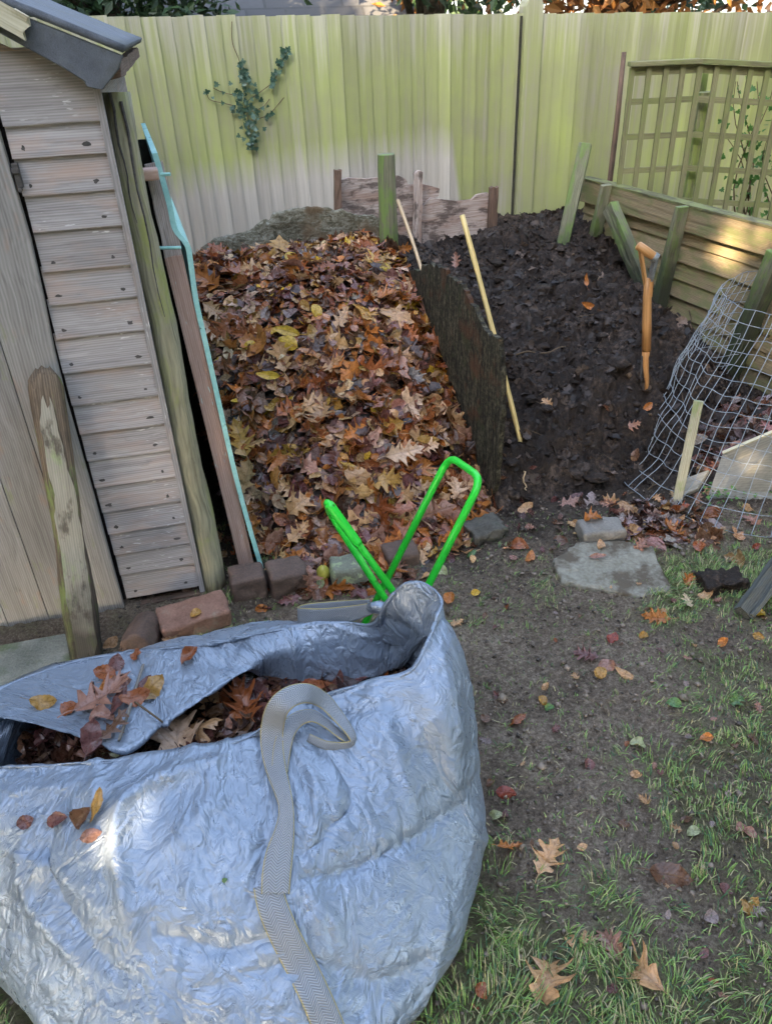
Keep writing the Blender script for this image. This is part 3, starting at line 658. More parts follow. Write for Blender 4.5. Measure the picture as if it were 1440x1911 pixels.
mb.build('cladding', M_SHED, shed); [q_.build('nail_stain', M_DARK, shed) for q_ in nail_list]
mb = MB(); mb.plate([(-1.6, -.06), (.0, -.06), (.0, 1.5), (-1.6, 2.25)], SU, ZA, sp(0, 0, -.012), .02, tone=.08); mb.build('inner_shade_sheet', M_ROTDARK, shed)  # tone nearly black to paint the shade behind the door gap
mb = MB()
for k in range(16): mb.beam(SC+ZA*(k*.093+.03)+SV*.0-SU*.012+SU*.002*(k % 2), SC+ZA*(k*.093+.03)+SV*1.75-SU*.012, .10, .016, ZA)
mb.build('side_wall', M_SHED, shed)
mb = MB(); mb.beam(sp(.012, .0, .010), sp(.012, 1.49, .010), .016, .024, SU, tone=.9); mb.build('corner_strip', M_SHED, shed)
mb = MB(); mb.box(sp(-.6, -.03, -.02), (1.25, .09, .05), (SU, SV, ZA)); mb.box(SC+SV*.8-SU*.03-ZA*.03, (.05, 1.6, .08), (SU, SV, ZA)); mb.build('base_bearer', M_ROTDARK, shed)
# ledged door, standing a little proud, with a dark gap along its right edge
door_xs = [(-.262, -.36), (-.362, -.475), (-.477, -.60), (-.602, -.73), (-.732, -.86), (-.862, -.98)]
mb = MB(); dz0 = [spx(233, 1132)[1], spx(0, 1180)[1]]
for k, (r_, l_) in enumerate(door_xs):
    zb = -.030-.004*k+(.02 if k == 0 else 0)
    V = []; G = []; off = RNG.uniform(0, 50, 3); tn = random.uniform(.9, 1.08)
    for z in np.linspace(zb, 1.62, 12):
        for (s, of) in ((l_, .008), (r_, .008), (r_, .030), (l_, .030)):
            ww = .0018*perlin([[z*3, s*20, 2.]])[0]+(np.interp(z, [q_[1] for q_ in gapr], [q_[0] for q_ in gapr])+.262 if k == 0 and s > -.3 else 0); V.append(sp(s+ww-.012*(z-0)*0, z, of)); G.append(np.array([z, s, of])+off)
    F = [(j*4+i, j*4+(i+1) % 4, j*4+4+(i+1) % 4, j*4+4+i) for j in range(11) for i in range(4)]+[(0, 3, 2, 1), (44, 45, 46, 47)]
    mb.add(V, F, G, tn)
mb.build('door', M_DOOR, shed, bevel=.002)
h = sp(*spx(36, 325), .022)
mb = MB(); mb.box(h, (.014, .018, .055), (SU, SV, ZA)); mb.box(h+ZA*.012-SV*.008, (.018, .012, .012), (SU, SV, ZA)); mb.tube([h-ZA*.03-SV*.012, h-ZA*.03-SV*.018], .006, 8); mb.build('door_catch', M_DARK, shed, bevel=.002)
# roof: felt covered slab with a turned down verge
e0, e1 = aty(232, 106, 2.03), aty(0, 14, 2.0)
sl = np.array(spx(230, 104, .06)); s2 = np.array(spx(0, 12, .06)); dr = (s2-sl)/np.linalg.norm(s2-sl)
low_e = np.array(spx(190, 166, .06)); low_l = np.array(spx(0, 62, .06))
far = 1.45
prof = [tuple(sl), tuple(sl+dr*far), tuple(low_l+dr*(far-.25)), tuple(low_l), tuple(spx(60, 95, .06)), tuple(spx(120, 128, .06)), tuple(low_e), tuple(spx(160, 160, .06)), tuple(spx(200, 163, .06)), tuple(spx(214, 142, .06)), tuple(spx(226, 124, .06))]
prof = [prof[0], prof[1], prof[2], prof[3], prof[4], prof[5], tuple(spx(158, 152, .06)), tuple(spx(162, 162, .06)), tuple(spx(192, 168, .06)), tuple(spx(206, 150, .06)), tuple(spx(222, 130, .06))]
mb = MB(); mb.plate(prof, SU, ZA, sp(0, 0, .06), .022); mb.build('verge_felt', M_FELT, shed, bevel=.003)
mb = MB(); a0 = sp(*sl, .062)+ZA*.004; a1 = sp(*(sl+dr*far), .062)+ZA*.004; nr = np.cross(SV, (a1-a0)/np.linalg.norm(a1-a0)); nr = nr if nr[2] > 0 else -nr
V = []; ns, nt = 40, 30
for j in range(nt+1):
    for i in range(ns+1):
        p = a0+(a1-a0)*i/ns+SV*1.85*j/nt; V.append(p+nr*(.004*fbm([[p[0]*6, p[1]*6, 0]], 3)[0]*.5*min(1, j/3)+.002)-SV*(.004 if j == 0 else 0))
F = [(j*(ns+1)+i, j*(ns+1)+i+1, (j+1)*(ns+1)+i+1, (j+1)*(ns+1)+i) for j in range(nt) for i in range(ns)]
mb.add(V, F); ro = mb.build('roof', M_FELT, shed, smooth_=True); md = ro.modifiers.new('thick', 'SOLIDIFY'); md.thickness = .016
mb = MB(); mb.beam(a0+SV*.03+nr*-.036-SU*.012, a0+SV*1.8+nr*-.036-SU*.012, .034, .024, ZA, nseg=16, rough=.006); mb.build('eave_board', M_ROTDARK, shed)
# broken piece of batten and splinters lying on the verge
p, q = sp(*spx(56, 56, .075), .075), sp(*spx(-30, 8, .075), .075)
mb = MB(); mb.beam(q, p, .045, .016, nr, nseg=10, rough=.004, jag=.05); tag(mb.build('broken_batten', M_SAWN), 'pale splintered piece of batten lying on the felt edge of the shed roof', 'batten')

# half round pole leaning between shed and old panel
a, b = aty(214, 172, 2.17), atz(402, 1100, -.02)
mb = MB(); n = 26; mid = [b+(a-b)*k/n+UA*.004*math.sin(k*.5) for k in range(n+1)]
mb.tube(mid, [.040-.006*k/n for k in range(n+1)], 16, rough=.16)
V_ = mb.V[0]; ax = (a-b)/np.linalg.norm(a-b)
pole = tag(mb.build('half_round_pole', M_POLE, smooth_=True), 'long greenish grey weathered pole leaning against the shed corner', 'pole')
# splits in its top
mb = MB(); d = (b-a)/np.linalg.norm(b-a); e = np.cross(d, VA); e /= np.linalg.norm(e)
toc = CP-(a+b)/2; toc -= d*(toc@d); toc /= np.linalg.norm(toc)
for off, s0, s1 in ((-.012, .0, .30), (.010, .02, .55)):
    pts = [a+d*(s0+(s1-s0)*k/8)+e*(off+.003*math.sin(k*1.7))+toc*.0345 for k in range(9)]; mb.tube(pts, [.0042-.0004*k for k in range(9)], 5)
o_ = mb.build('split', M_DARK, None); o_.parent = pole; o_.location = o_.location-pole.location

# old panel with a teal painted edge, leaning left, seen edge on
edge = [(289, 286), (300, 322), (317, 384), (327, 428), (350, 459), (356, 490), (366, 560), (386, 650), (410, 758), (435, 868), (461, 968), (488, 1060)]
pan = thing('old_wooden_screen', 'old wooden panel with a flaking teal painted edge leaning beside the leaf heap', 'wooden screen', atz(486, 1056))
E3 = []
for (x, y) in edge:
    q = (1056-y)/770; E3.append(aty(x, y, 2.17+.12*q))
E3 = catmull(E3, 4); mb = MB(); V = []; G = []
for k, p in enumerate(E3):
    wd = .015
    for (i, j) in ((0, 0), (1, 0), (1, 1), (0, 1)): V.append(p+UA*(-wd/2+wd*i)+VA*.85*j); G.append(V[-1])
F = [(k*4+i, k*4+4+i, k*4+4+(i+1) % 4, k*4+(i+1) % 4) for k in range(len(E3)-1) for i in range(4)]+[(0, 1, 2, 3), (len(V)-1, len(V)-2, len(V)-3, len(V)-4)]
mb.add(V, F, G); mb.build('painted_sheet', M_TEAL, pan)
a, b = aty(323, 476, 2.27), aty(462, 1062, 2.20)
mb = MB(); mb.beam(b, a, .052, .034, UA, nseg=16, rough=.0015); mb.build('lower_batten', M_BATTEN, pan, bevel=.003)
a, b = aty(286, 300, 2.30), aty(325, 480, 2.27)
mb = MB(); mb.beam(b, a, .050, .03, UA, nseg=8, rough=.004, jag=.02); mb.build('upper_batten', M_BATTENGREY, pan, bevel=.002)
mb = MB(); p = aty(276, 325, 2.24); mb.box(p, (.055, .05, .028), tone=1.); mb.build('corner_block', M_BATTEN, pan, bevel=.004)
for (x0, x1, y0, y1) in ((300, 318, 326, 325), (290, 338, 463, 462)):
    mb = MB(); mb.tube([aty(x0, y0, 2.23), aty(x1, y1, 2.23)], .0045, 8); mb.build('cross_rod', M_TEAL, pan)
# dark board painting the shade in the slot, then the rear batten
q0, q1 = E3[-1]+VA*.80, E3[4]+VA*.80
mb = MB(); mb.add([q0-ZA*.03, q1, q1-UA*.24, q0-UA*.34-ZA*.03, q0-ZA*.03+VA*.02, q1+VA*.02, q1-UA*.24+VA*.02, q0-UA*.34-ZA*.03+VA*.02], [(0, 1, 2, 3), (7, 6, 5, 4), (0, 4, 5, 1), (1, 5, 6, 2), (2, 6, 7, 3), (3, 7, 4, 0)]); mb.build('slot_shade_board', M_GAPSHADE, pan)
mb = MB(); mb.beam(aty(380, 700, 2.9), aty(450, 1010, 2.8), .05, .03, VA); mb.build('rear_batten', M_ROTDARK, pan)

# rotten half round post leaning on the door
a, b = sp(*spx(82, 692, .06), .06), atz(166, 1246)
ax = (a-b)/np.linalg.norm(a-b); L = np.linalg.norm(a-b); toc = CP-(a+b)/2; toc -= ax*(toc@ax); toc /= np.linalg.norm(toc); sd_ = np.cross(ax, toc)
if sd_[0] < 0: sd_ = -sd_
mb = MB(); fl = MB(); n = 40; m = 18; V = []; G = []
for k in range(n+1):
    q = k/n; r = .046+.004*math.sin(q*9)-.004*q
    cap = max(.5, math.sqrt(max(0.02, 1-((q-.96)/.04)**2)))*(1+.12*perlin([[q*50, 1., 2.]])[0]) if q > .96 else 1.
    for j in range(m):
        t = 2*math.pi*j/m; x, y = math.cos(t), math.sin(t)
        yy = min(y, .55)                                             # planed face towards the viewer
        rr = r*cap*(1+.10*perlin([[q*7, x*1.4, y*1.4+5]])[0])
        V.append(b+ax*(L*q+(.03*perlin([[x*2.5, y*2.5, 9]])[0] if k >= n-1 else 0))+sd_*x*rr+toc*yy*rr); G.append((q*L, x*rr, y*rr))
mb.add(V, [(k*m+j, k*m+(j+1) % m, (k+1)*m+(j+1) % m, (k+1)*m+j) for k in range(n) for j in range(m)]+[tuple(range(m))[::-1], tuple(n*m+j for j in range(m))], G)
rp = thing('rotten_post', 'rotten mossy half round post with flaking pale paint leaning on the shed door', 'post', b)
def rot_extra(k, c): return c
M_ROTPOST = wood('mossy_rotten_bark', (.045, .03, .02), (.20, .15, .10), moss=(.13, .16, .05), moss_t=(.52, .64), stain_t=(.48, .66), bump=1., extra=wetfoot(.10, .30, (.012, .010, .008)))
M_FLAKE = wood('pale_flaking_face', (.19, .175, .13), (.38, .35, .275), moss=(.22, .27, .12), moss_t=(.56, .7), stain=(.05, .035, .02), stain_t=(.55, .66), fine=.5, bump=.6, extra=wetfoot(.10, .30, (.02, .016, .012)))
mb.build('core', M_ROTPOST, rp, smooth_=True)
ol = [(-.026, .06*L), (-.032, .25*L), (-.026, .4*L), (-.030, .55*L), (-.020, .62*L), (-.026, .70*L), (-.028, .85*L), (-.021, .91*L), (-.012, .93*L), (-.008, .89*L), (.003, .90*L), (.006, .925*L), (.010, .90*L), (.012, .82*L), (.020, .77*L), (.023, .70*L), (.033, .64*L), (.035, .45*L), (.034, .3*L), (.032, .10*L), (.014, .04*L), (.004, .07*L), (-.006, .03*L)]
ol2 = []
for i in range(len(ol)):
    p, q = np.array(ol[i]), np.array(ol[(i+1) % len(ol)]); kk = max(1, int(np.linalg.norm(q-p)/.02))
    for j in range(kk): ol2.append(p+(q-p)*j/kk+RNG.normal(size=2)*.0012)
fl.plate(ol2, sd_, ax, b+toc*.0305, .010, grain=1); fl.build('painted_face', M_FLAKE, rp)

# concrete step and the loose rods by the shed corner
mb = MB(); c = [atz(x, y, .03) for (x, y) in ((-260, 1250), (150, 1176), (158, 1256), (-260, 1345))]
mb.plate([(p[0], p[1]) for p in c], (1, 0, 0), (0, 1, 0), (0, 0, .03), .10)
tag(mb.build('concrete_step', M_CONCRETE, bevel=.008), 'mossy grey concrete step below the shed door', 'step')
for i, (x0, y0, x1, y1, lb) in enumerate(((366, 960, 366, 1094, 'grubby white plastic rod leaning in the shed corner, left of its pair'), (374, 985, 377, 1100, 'grubby white plastic rod leaning in the shed corner, right of its pair'))):
    b = atz(x1, y1, .0)+VA*.01; a = aty(x0, y0, b[1]+.05); mb = MB(); mb.tube([b, (a+b)/2+UA*.003, a], .0065, 8)
    tag(mb.build('plastic_rod', M_WHITEROD, smooth_=True), lb, 'rod')

# ------------------------------------------------------------------ bricks and stones
def stone(name, mat, c, size, yaw, tilt, label, cat, jag=.006, seed=1, rx=0., cut=None):
    """worn block: a finely divided box with rounded, chipped edges"""
    n = [max(3, int(s/.008)) for s in size]; V = []; F = []
    def face(o, a, b, na, nb):
        i0 = len(V)
        for j in range(nb+1):
            for i in range(na+1): V.append(o+a*i/na+b*j/nb)
        for j in range(nb):
            for i in range(na): q = i0+j*(na+1)+i; F.append((q, q+1, q+na+2, q+na+1))
    e = np.eye(3); s = [e[k]*size[k] for k in range(3)]; o = -(s[0]+s[1]+s[2])/2
    face(o, s[1], s[0], n[1], n[0]); face(o+s[2], s[0], s[1], n[0], n[1])
    face(o, s[0], s[2], n[0], n[2]); face(o+s[1], s[2], s[0], n[2], n[0])
    face(o, s[2], s[1], n[2], n[1]); face(o+s[0], s[1], s[2], n[1], n[2])
    V = np.array(V); h = np.array(size)/2; r = min(size)*.12
    q = np.clip(V, -h+r, h-r); d = V-q; L = np.linalg.norm(d, axis=1)[:, None]+1e-9
    V = np.where(L > r, q+d/L*r, V)
    if cut is not None: V = cut(V, h)
    nz = fbm(V*22+seed*7.7, 4)[:, None]; big = fbm(V*9+seed*3.1, 2)[:, None]
    V = V*(1+.035*big)+V/(np.linalg.norm(V, axis=1)[:, None]+1e-6)*nz*jag
    cy, sy = math.cos(yaw), math.sin(yaw); ct, s_t = math.cos(tilt), math.sin(tilt); cx, sx_ = math.cos(rx), math.sin(rx)
    Rm = np.array([[cy, -sy, 0], [sy, cy, 0], [0, 0, 1]])@np.array([[ct, 0, s_t], [0, 1, 0], [-s_t, 0, ct]])@np.array([[1, 0, 0], [0, cx, -sx_], [0, sx_, cx]])
    V = V@Rm.T+np.asarray(c)
    # weld the shared borders
    key = np.round(V/2e-4).astype(int); _, first, inv = np.unique(key, axis=0, return_index=True, return_inverse=True); inv = inv.ravel()
    ob = mesh_np(name, V[first], [inv[np.array(F)]], mat, loc=np.array([c[0], c[1], V[:, 2].min()]))
    return tag(ob, label, cat)
YF = math.atan2(.28, 1)
def gat(x, y, z): p = atz(x, y, z); return p
stone('brick', M_BRICK, gat(361, 1142, .06)+np.array([0, 0, -.02]), (.215, .105, .075), YF+.10, -.03, 'pale brown brick lying aslant in front of the shed corner with one leaf on it', 'brick', seed=1, rx=.22)
def cop(V, h):
    V = V.copy(); r = (V[:, 0]/h[0]); V[:, 2] -= np.where(V[:, 2] > 0, (r**2)*h[2]*.75, 0); return V
stone('brick', M_BRICKD, gat(265, 1180, .05)+np.array([0, 0, -.015]), (.105, .125, .11), YF-.35, .25, 'rounded dark red broken coping brick next to the rotten post foot', 'brick', seed=2, cut=cop)
stone('brick', M_BRICKD, gat(459, 1075, .07)+np.array([.0, .01, -.045]), (.115, .10, .115), YF-.02, 0, 'dark brown brick on end at the foot of the old panel', 'brick', seed=3)
stone('brick', M_BRICKD, gat(533, 1066, .065)+np.array([.0, .01, -.04]), (.125, .105, .11), YF+.05, .04, 'dark brown brick with leaf crumbs on top, left of the yellow fruit', 'brick', seed=4, rx=.1)
stone('brick', M_MOSSYB, gat(651, 1055, .06)+np.array([.0, .01, -.045]), (.125, .10, .11), YF-.12, 0, 'grey brick capped with pale green moss below the leaf heap', 'brick', seed=5)
stone('brick', M_BRICKD, gat(747, 1026, .05)+np.array([0, .01, -.04]), (.115, .10, .09), YF-.05, 0, 'dark brick half buried behind the green tube frame', 'brick', seed=6)
stone('rubble_stone', M_RUBBLE, gat(905, 985, .02)-ZA*.02, (.14, .12, .07), .4, 0, 'rough grey lump of rubble at the foot of the black divider board', 'stone', jag=.016, seed=7)
stone('stone_block', M_BLOCK, gat(1121, 985, .045)-ZA*.02, (.155, .10, .07), YF-.2, 0, 'small grey stone block with a brown leaf on it behind the flagstone', 'stone', seed=8)
ol = [gat(*q, .035) for q in [(1048, 1078), (1030, 1040), (1075, 1008), (1160, 1004), (1218, 1014), (1256, 1092), (1200, 1103), (1120, 1090)]]
den = []
for i in range(len(ol)):
    p, q = ol[i], ol[(i+1) % len(ol)]
    for j in range(9): den.append((p+(q-p)*j/9)[:2]+RNG.normal(size=2)*.0022)
cx_, cy_ = np.mean([p[0] for p in den]), np.mean([p[1] for p in den])
V = []; rings = [(1.0, -.06), (1.0, .010), (.985, .017), (.95, .020)]+[(r, .020) for r in (.85, .7, .55, .4, .25, .1)]
for r, z in rings:
    for p in den: x, y = cx_+(p[0]-cx_)*r, cy_+(p[1]-cy_)*r; V.append((x, y, z+(.0045*fbm([[x*24, y*24, 1.]], 4)[0] if z > 0 else 0)+.05*(y-cy_)))
nd = len(den); F4 = [(k*nd+j, k*nd+(j+1) % nd, (k+1)*nd+(j+1) % nd, (k+1)*nd+j) for k in range(len(rings)-1) for j in range(nd)]
V.append((cx_, cy_, .020)); F3 = [((len(rings)-1)*nd+j, (len(rings)-1)*nd+(j+1) % nd, len(V)-1) for j in range(nd)]
fs = mesh_np('flagstone', V, [np.array(F4), np.array(F3)], M_FLAG, loc=(cx_, cy_, 0)); tag(fs, 'broken pale flagstone lying in the mud in front of the compost', 'stone'); T_FLAG = bvh(fs)
stone('soil_clod', M_SOIL, gat(1345, 1088, .015), (.15, .085, .05), .1, 0, 'dark crumbly clod of compost lying on the lawn right of the flagstone', 'clod', jag=.022, seed=9)
d0, d1 = gat(1385, 1146, .02), gat(1475, 1020, .09)
mb = MB(); mb.beam(d0, d1, .05, .03, (1, .6, 0), nseg=12, rough=.005); mb.beam(d0+np.array([.02, -.012, .0]), d1+np.array([.03, -.02, .01]), .014, .02, (1, .6, 0), nseg=12, rough=.004)
tag(mb.build('old_timber_end', wood('grey_black_timber', (.03, .032, .028), (.12, .125, .11), bump=1.)), 'dark grey split timber end lying on the lawn at the right edge', 'timber')
# quince like fruit
c = gat(603, 1068, .035); n, m = 20, 14; V = []
for j in range(m+1):
    t = math.pi*j/m; rr = .023*math.sin(t)*(1-.22*math.cos(t)); z = .029*math.cos(t)
    for i in range(n): a = 2*math.pi*i/n; V.append(c+np.array([rr*math.cos(a)*(1+.06*math.sin(3*a)), rr*math.sin(a), z]))
F = [(j*n+i, (j+1)*n+i, (j+1)*n+(i+1) % n, j*n+(i+1) % n) for j in range(m) for i in range(n)]
fr = thing('fruit', 'yellow green windfall fruit lying between the bricks', 'fruit', c-ZA*.029)
mesh_np('flesh', V, [np.array(F)], M_PEAR, fr); mb = MB(); mb.tube([c+ZA*.027, c+ZA*.035+UA*.004, c+ZA*.042+UA*.01], .0018, 5); mb.build('stalk', M_STEM, fr)

# ------------------------------------------------------------------ bright green tubular frame behind the bag
kn = thing('tubular_frame', 'bright green bent tube frame with two handles sticking up behind the bag', 'tube frame', (.02, 1.78, 0))
def arc(pts, rc=.045, n=7):
    pts = [np.asarray(p, float) for p in pts]; out = [pts[0]]
    for i in range(1, len(pts)-1):
        a, b, c = pts[i-1], pts[i], pts[i+1]; u1 = (a-b)/np.linalg.norm(a-b); u2 = (c-b)/np.linalg.norm(c-b)
        p, q = b+u1*rc, b+u2*rc
        for t in np.linspace(0, 1, n): out.append((1-t)**2*p+2*t*(1-t)*b+t*t*q)
    out.append(pts[-1]); return np.array(out)
na = aty(899, 893, 1.77); nb_ = aty(792, 1106, 1.66); fa = aty(838, 851, 1.97); fb = aty(676, 1172, 1.835)
nd_ = nb_+(nb_-na)*(nb_[2]/(na[2]-nb_[2]))*.40; fd = fb+(fb-fa)*(max(.012, fb[2]-.014)/(fa[2]-fb[2]))
mb = MB(); mb.tube(arc([nd_, na, fa, fd], .05), .0108, 12); mb.build('handle', M_GREEN, kn, smooth_=True)
na2 = aty(609, 934, 1.73); nb2 = aty(742, 1116, 1.64); fa2 = aty(616, 958, 1.86); fb2 = aty(706, 1098, 1.76)
nd2 = nb2+(nb2-na2)*(nb2[2]/(na2[2]-nb2[2]))*.40; fd2 = fb2+(fb2-fa2)*(fb2[2]/(fa2[2]-fb2[2]))*.9
mb = MB(); mb.tube(arc([nd2, na2, fa2, fd2], .04), .0105, 12); mb.build('handle', M_GREEN, kn, smooth_=True)
g1 = na2+(nb2-na2)*.42
mb = MB(); mb.tube([na2+(nb2-na2)*.03, na2+(nb2-na2)*.06, g1*.5+na2*.5, g1, g1+(nb2-na2)*.03], [.0118, .0135, .0135, .0132, .0112], 12); mb.build('grip', M_GREEN, kn, smooth_=True)
mb = MB(); mb.tube([nd_*.85+nd2*.15, nd2*.85+nd_*.15], .0100, 10); mb.build('cross_bar', M_GREEN, kn, smooth_=True)

# ------------------------------------------------------------------ garden fork standing in the compost
base = onsoil(1205, 722, [T_SOIL]); fy = base[1]
fk = thing('garden_fork', 'garden fork with a wooden D handle stuck upright in the dark compost', 'garden fork', base)
top = aty(1207, 552, fy+.03); s0 = aty(1205, 655, fy+.01); ga, gb = aty(1190, 458, fy+.04), aty(1222, 481, fy+.025)
mb = MB(); mb.tube([s0, (s0+top)/2, top, top*.6+((ga+gb)/2)*.4], [.0185, .0185, .0170, .010], 14); mb.build('shaft', M_FORKWOOD, fk, smooth_=True)
gd = (gb-ga)/np.linalg.norm(gb-ga)
mb = MB(); mb.tube([ga-gd*.004, ga, (ga+gb)/2, gb, gb+gd*.004], [.012, .0165, .0175, .0165, .012], 14); mb.build('grip', M_FORKWOOD, fk, smooth_=True)
mb = MB(); mb.beam(top, ga+gd*.008, .022, .011, VA, nseg=4); mb.build('handle_arm', M_FORKWOOD, fk, bevel=.003)
mb = MB(); mb.beam(top+gd*.008, aty(1213, 520, fy+.03), .026, .016, VA, nseg=3); mb.build('handle_arm', M_FORKWOOD, fk, bevel=.003)
mb = MB(); mb.beam(aty(1212, 524, fy+.03), gb+gd*.001, .028, .012, VA, nseg=3); mb.tube([gb-gd*.010, gb+gd*.007], .0190, 14); mb.build('steel_socket', M_STEEL, fk, bevel=.002)
mb = MB(); mb.tube([s0+ZA*.004, s0-ZA*.03, base+ZA*.02, base-ZA*.12], [.0165, .0145, .0085, .007], 12); mb.build('tapered_neck', M_FORKWOOD, fk, smooth_=True)
mb = MB(); mb.beam(base-ZA*.12-UA*.016, s0-ZA*.02-UA*.017, .010, .004, VA, nseg=2); mb.build('steel_strap', M_DARK, fk)
mb = MB(); mb.beam(base-ZA*.10-UA*.09, base-ZA*.10+UA*.09, .02, .02, ZA)
for k in (-1.5, -.5, .5, 1.5): mb.tube([base-ZA*.10+UA*.055*k, base-ZA*.30+UA*.05*k], [.007, .003], 8)
mb.build('tine_head', M_STEEL, fk)

# ------------------------------------------------------------------ wire netting cage with its contents
wc = thing('wire_cage', 'grey square mesh wire cage sagging around leaf mould on the right', 'wire cage', (1.42, 2.74, 0))
b0 = np.array([1.47, 2.73, .01]); t0 = np.array([1.80, 3.06, .60])
cl_ = atz(1350, 551, .62); bl_ = atz(1212, 925, .02)
def cage(a, h):
    """a angle, h 0..1 height"""
    r = .455-.07*h; c = b0+(t0-b0)*h
    wob = 1+.035*perlin(P3(np.cos(a)*1.6, np.sin(a)*1.6, h*2.2+0*a))+.018*perlin(P3(np.cos(a)*6, np.sin(a)*6, h*7+0*a))
    x = c[..., 0]+np.cos(a)*r*wob if np.ndim(c) > 1 else c[0]+np.cos(a)*r*wob
    y = c[..., 1]+np.sin(a)*r*wob if np.ndim(c) > 1 else c[1]+np.sin(a)*r*wob
    return x, y
def cage_pts(a, h):
    a = np.asarray(a, float); h = np.asarray(h, float)+0*a; c = b0+(t0-b0)*h[:, None]; r = .455-.075*h
    wob = 1+.05*perlin(P3(np.cos(a)*1.6, np.sin(a)*1.6, h*2.2))+.045*perlin(P3(np.cos(a)*5, np.sin(a)*5, h*6))
    z = c[:, 2]+.016*perlin(P3(np.cos(a)*4, np.sin(a)*4, h*5+3))-.05*np.sin(a)*h*0
    out = np.stack([c[:, 0]+np.cos(a)*r*wob, c[:, 1]+np.sin(a)*r*wob, z], 1)
    flare = np.clip(.12-h, 0, 1)*.55; out[:, 0] += np.cos(a)*flare; out[:, 1] += np.sin(a)*flare
    return out
mb = MB(); A = np.linspace(0, 2*math.pi, 61)[:-1]; HR = np.linspace(0, 1, 15)
for h_ in HR:
    p = cage_pts(np.linspace(rad(88), rad(88+330), 88), h_+.0); mb.tube(p, .0015, 5, caps=False)
for a_ in np.linspace(rad(88), rad(88+330), 54):
    hh = np.linspace(0, 1, 30); p = cage_pts(a_+.05*perlin(P3(hh*3, hh*0, a_*5)), hh); mb.tube(p, .0015, 5, caps=False)
mb.build('netting', M_WIRE, wc, smooth_=True)
mb = MB()
for (x, y) in ((1352, 560), (1262, 912), (1320, 990), (1410, 985), (1370, 1000)):
    pass
# leaf mould inside
n, m = 70, 60; th = np.linspace(0, 2*math.pi, n+1)[:-1]; V = [(1.62, 2.86, .20)]
for j in range(1, m+1):
    q = j/m; r = .40*q
    x, y = 1.60+np.cos(th)*r, 2.86+np.sin(th)*r
    z = .20*(1-q**2.2)-.02+.035*fbm(P3(x*9, y*9, 3.), 4)*(1-q*.6)
    V += list(np.stack([x, y, z], 1))
F4 = [(1+(j-1)*n+i, 1+(j-1)*n+(i+1) % n, 1+j*n+(i+1) % n, 1+j*n+i)[::-1] for j in range(1, m) for i in range(n)]
F3 = [(0, 1+i, 1+(i+1) % n) for i in range(n)]
md_ = mesh_np('leaf_mould_terrain', V, [np.array(F4)[:, ::-1], np.array(F3)], M_UNDER, loc=(1.6, 2.86, 0)); tag(md_, kind='structure'); T_MOULD = bvh(md_)
a, b = aty(1303, 748, 2.56), atz(1260, 945, .0)
mb = MB(); mb.beam(b-ZA*.05, a, .034, .028, (1, -.5, 0), nseg=8, rough=.002); tag(mb.build('wooden_stake', M_STAKE, bevel=.002), 'pale split wooden stake standing inside the wire mesh', 'stake')
# grey plank on edge with a pale sawn top
pl = [aty(1347, 846, 2.62), aty(1475, 792, 2.52), atz(1475, 935, .0), atz(1318, 930, .0)]
def quadbox(P, thick, mats, name, label, cat, tone=1.):
    P = [np.asarray(p, float) for p in P]; n = np.cross(P[1]-P[0], P[3]-P[0]); n /= np.linalg.norm(n)
    if n@(CP-P[0]) < 0: n = -n
    V = P+[p-n*thick for p in P]; e = (P[1]-P[0])/np.linalg.norm(P[1]-P[0]); f = np.cross(n, e); G = [(v@e, v@f, v@n) for v in V]
    mb = MB(); mb.add(V, [(0, 1, 2, 3), (7, 6, 5, 4), (0, 4, 5, 1), (1, 5, 6, 2), (2, 6, 7, 3), (3, 7, 4, 0)], G, tone)
    o = mb.build(name, mats, bevel=.003); return tag(o, label, cat), n
o_, n_ = quadbox(pl, .034, M_PLANK, 'grey_plank', 'wide grey plank on edge behind the wire mesh with a pale top edge', 'plank')
mb = MB(); mb.beam(pl[0]-n_*.017+ZA*.003, pl[1]-n_*.017+ZA*.003, .038, .012, n_, tone=1.1); t_ = mb.build('sawn_top_edge', M_SAWN, None); t_.parent = o_; t_.location = t_.location-o_.location
o_, _ = quadbox([aty(1262, 898, 2.56), aty(1322, 876, 2.54), aty(1300, 912, 2.50), aty(1262, 930, 2.50)], .02, M_PLANK, 'plank_offcut', 'short grey plank offcut lying beside the pale stake behind the mesh', 'plank', 1.25)

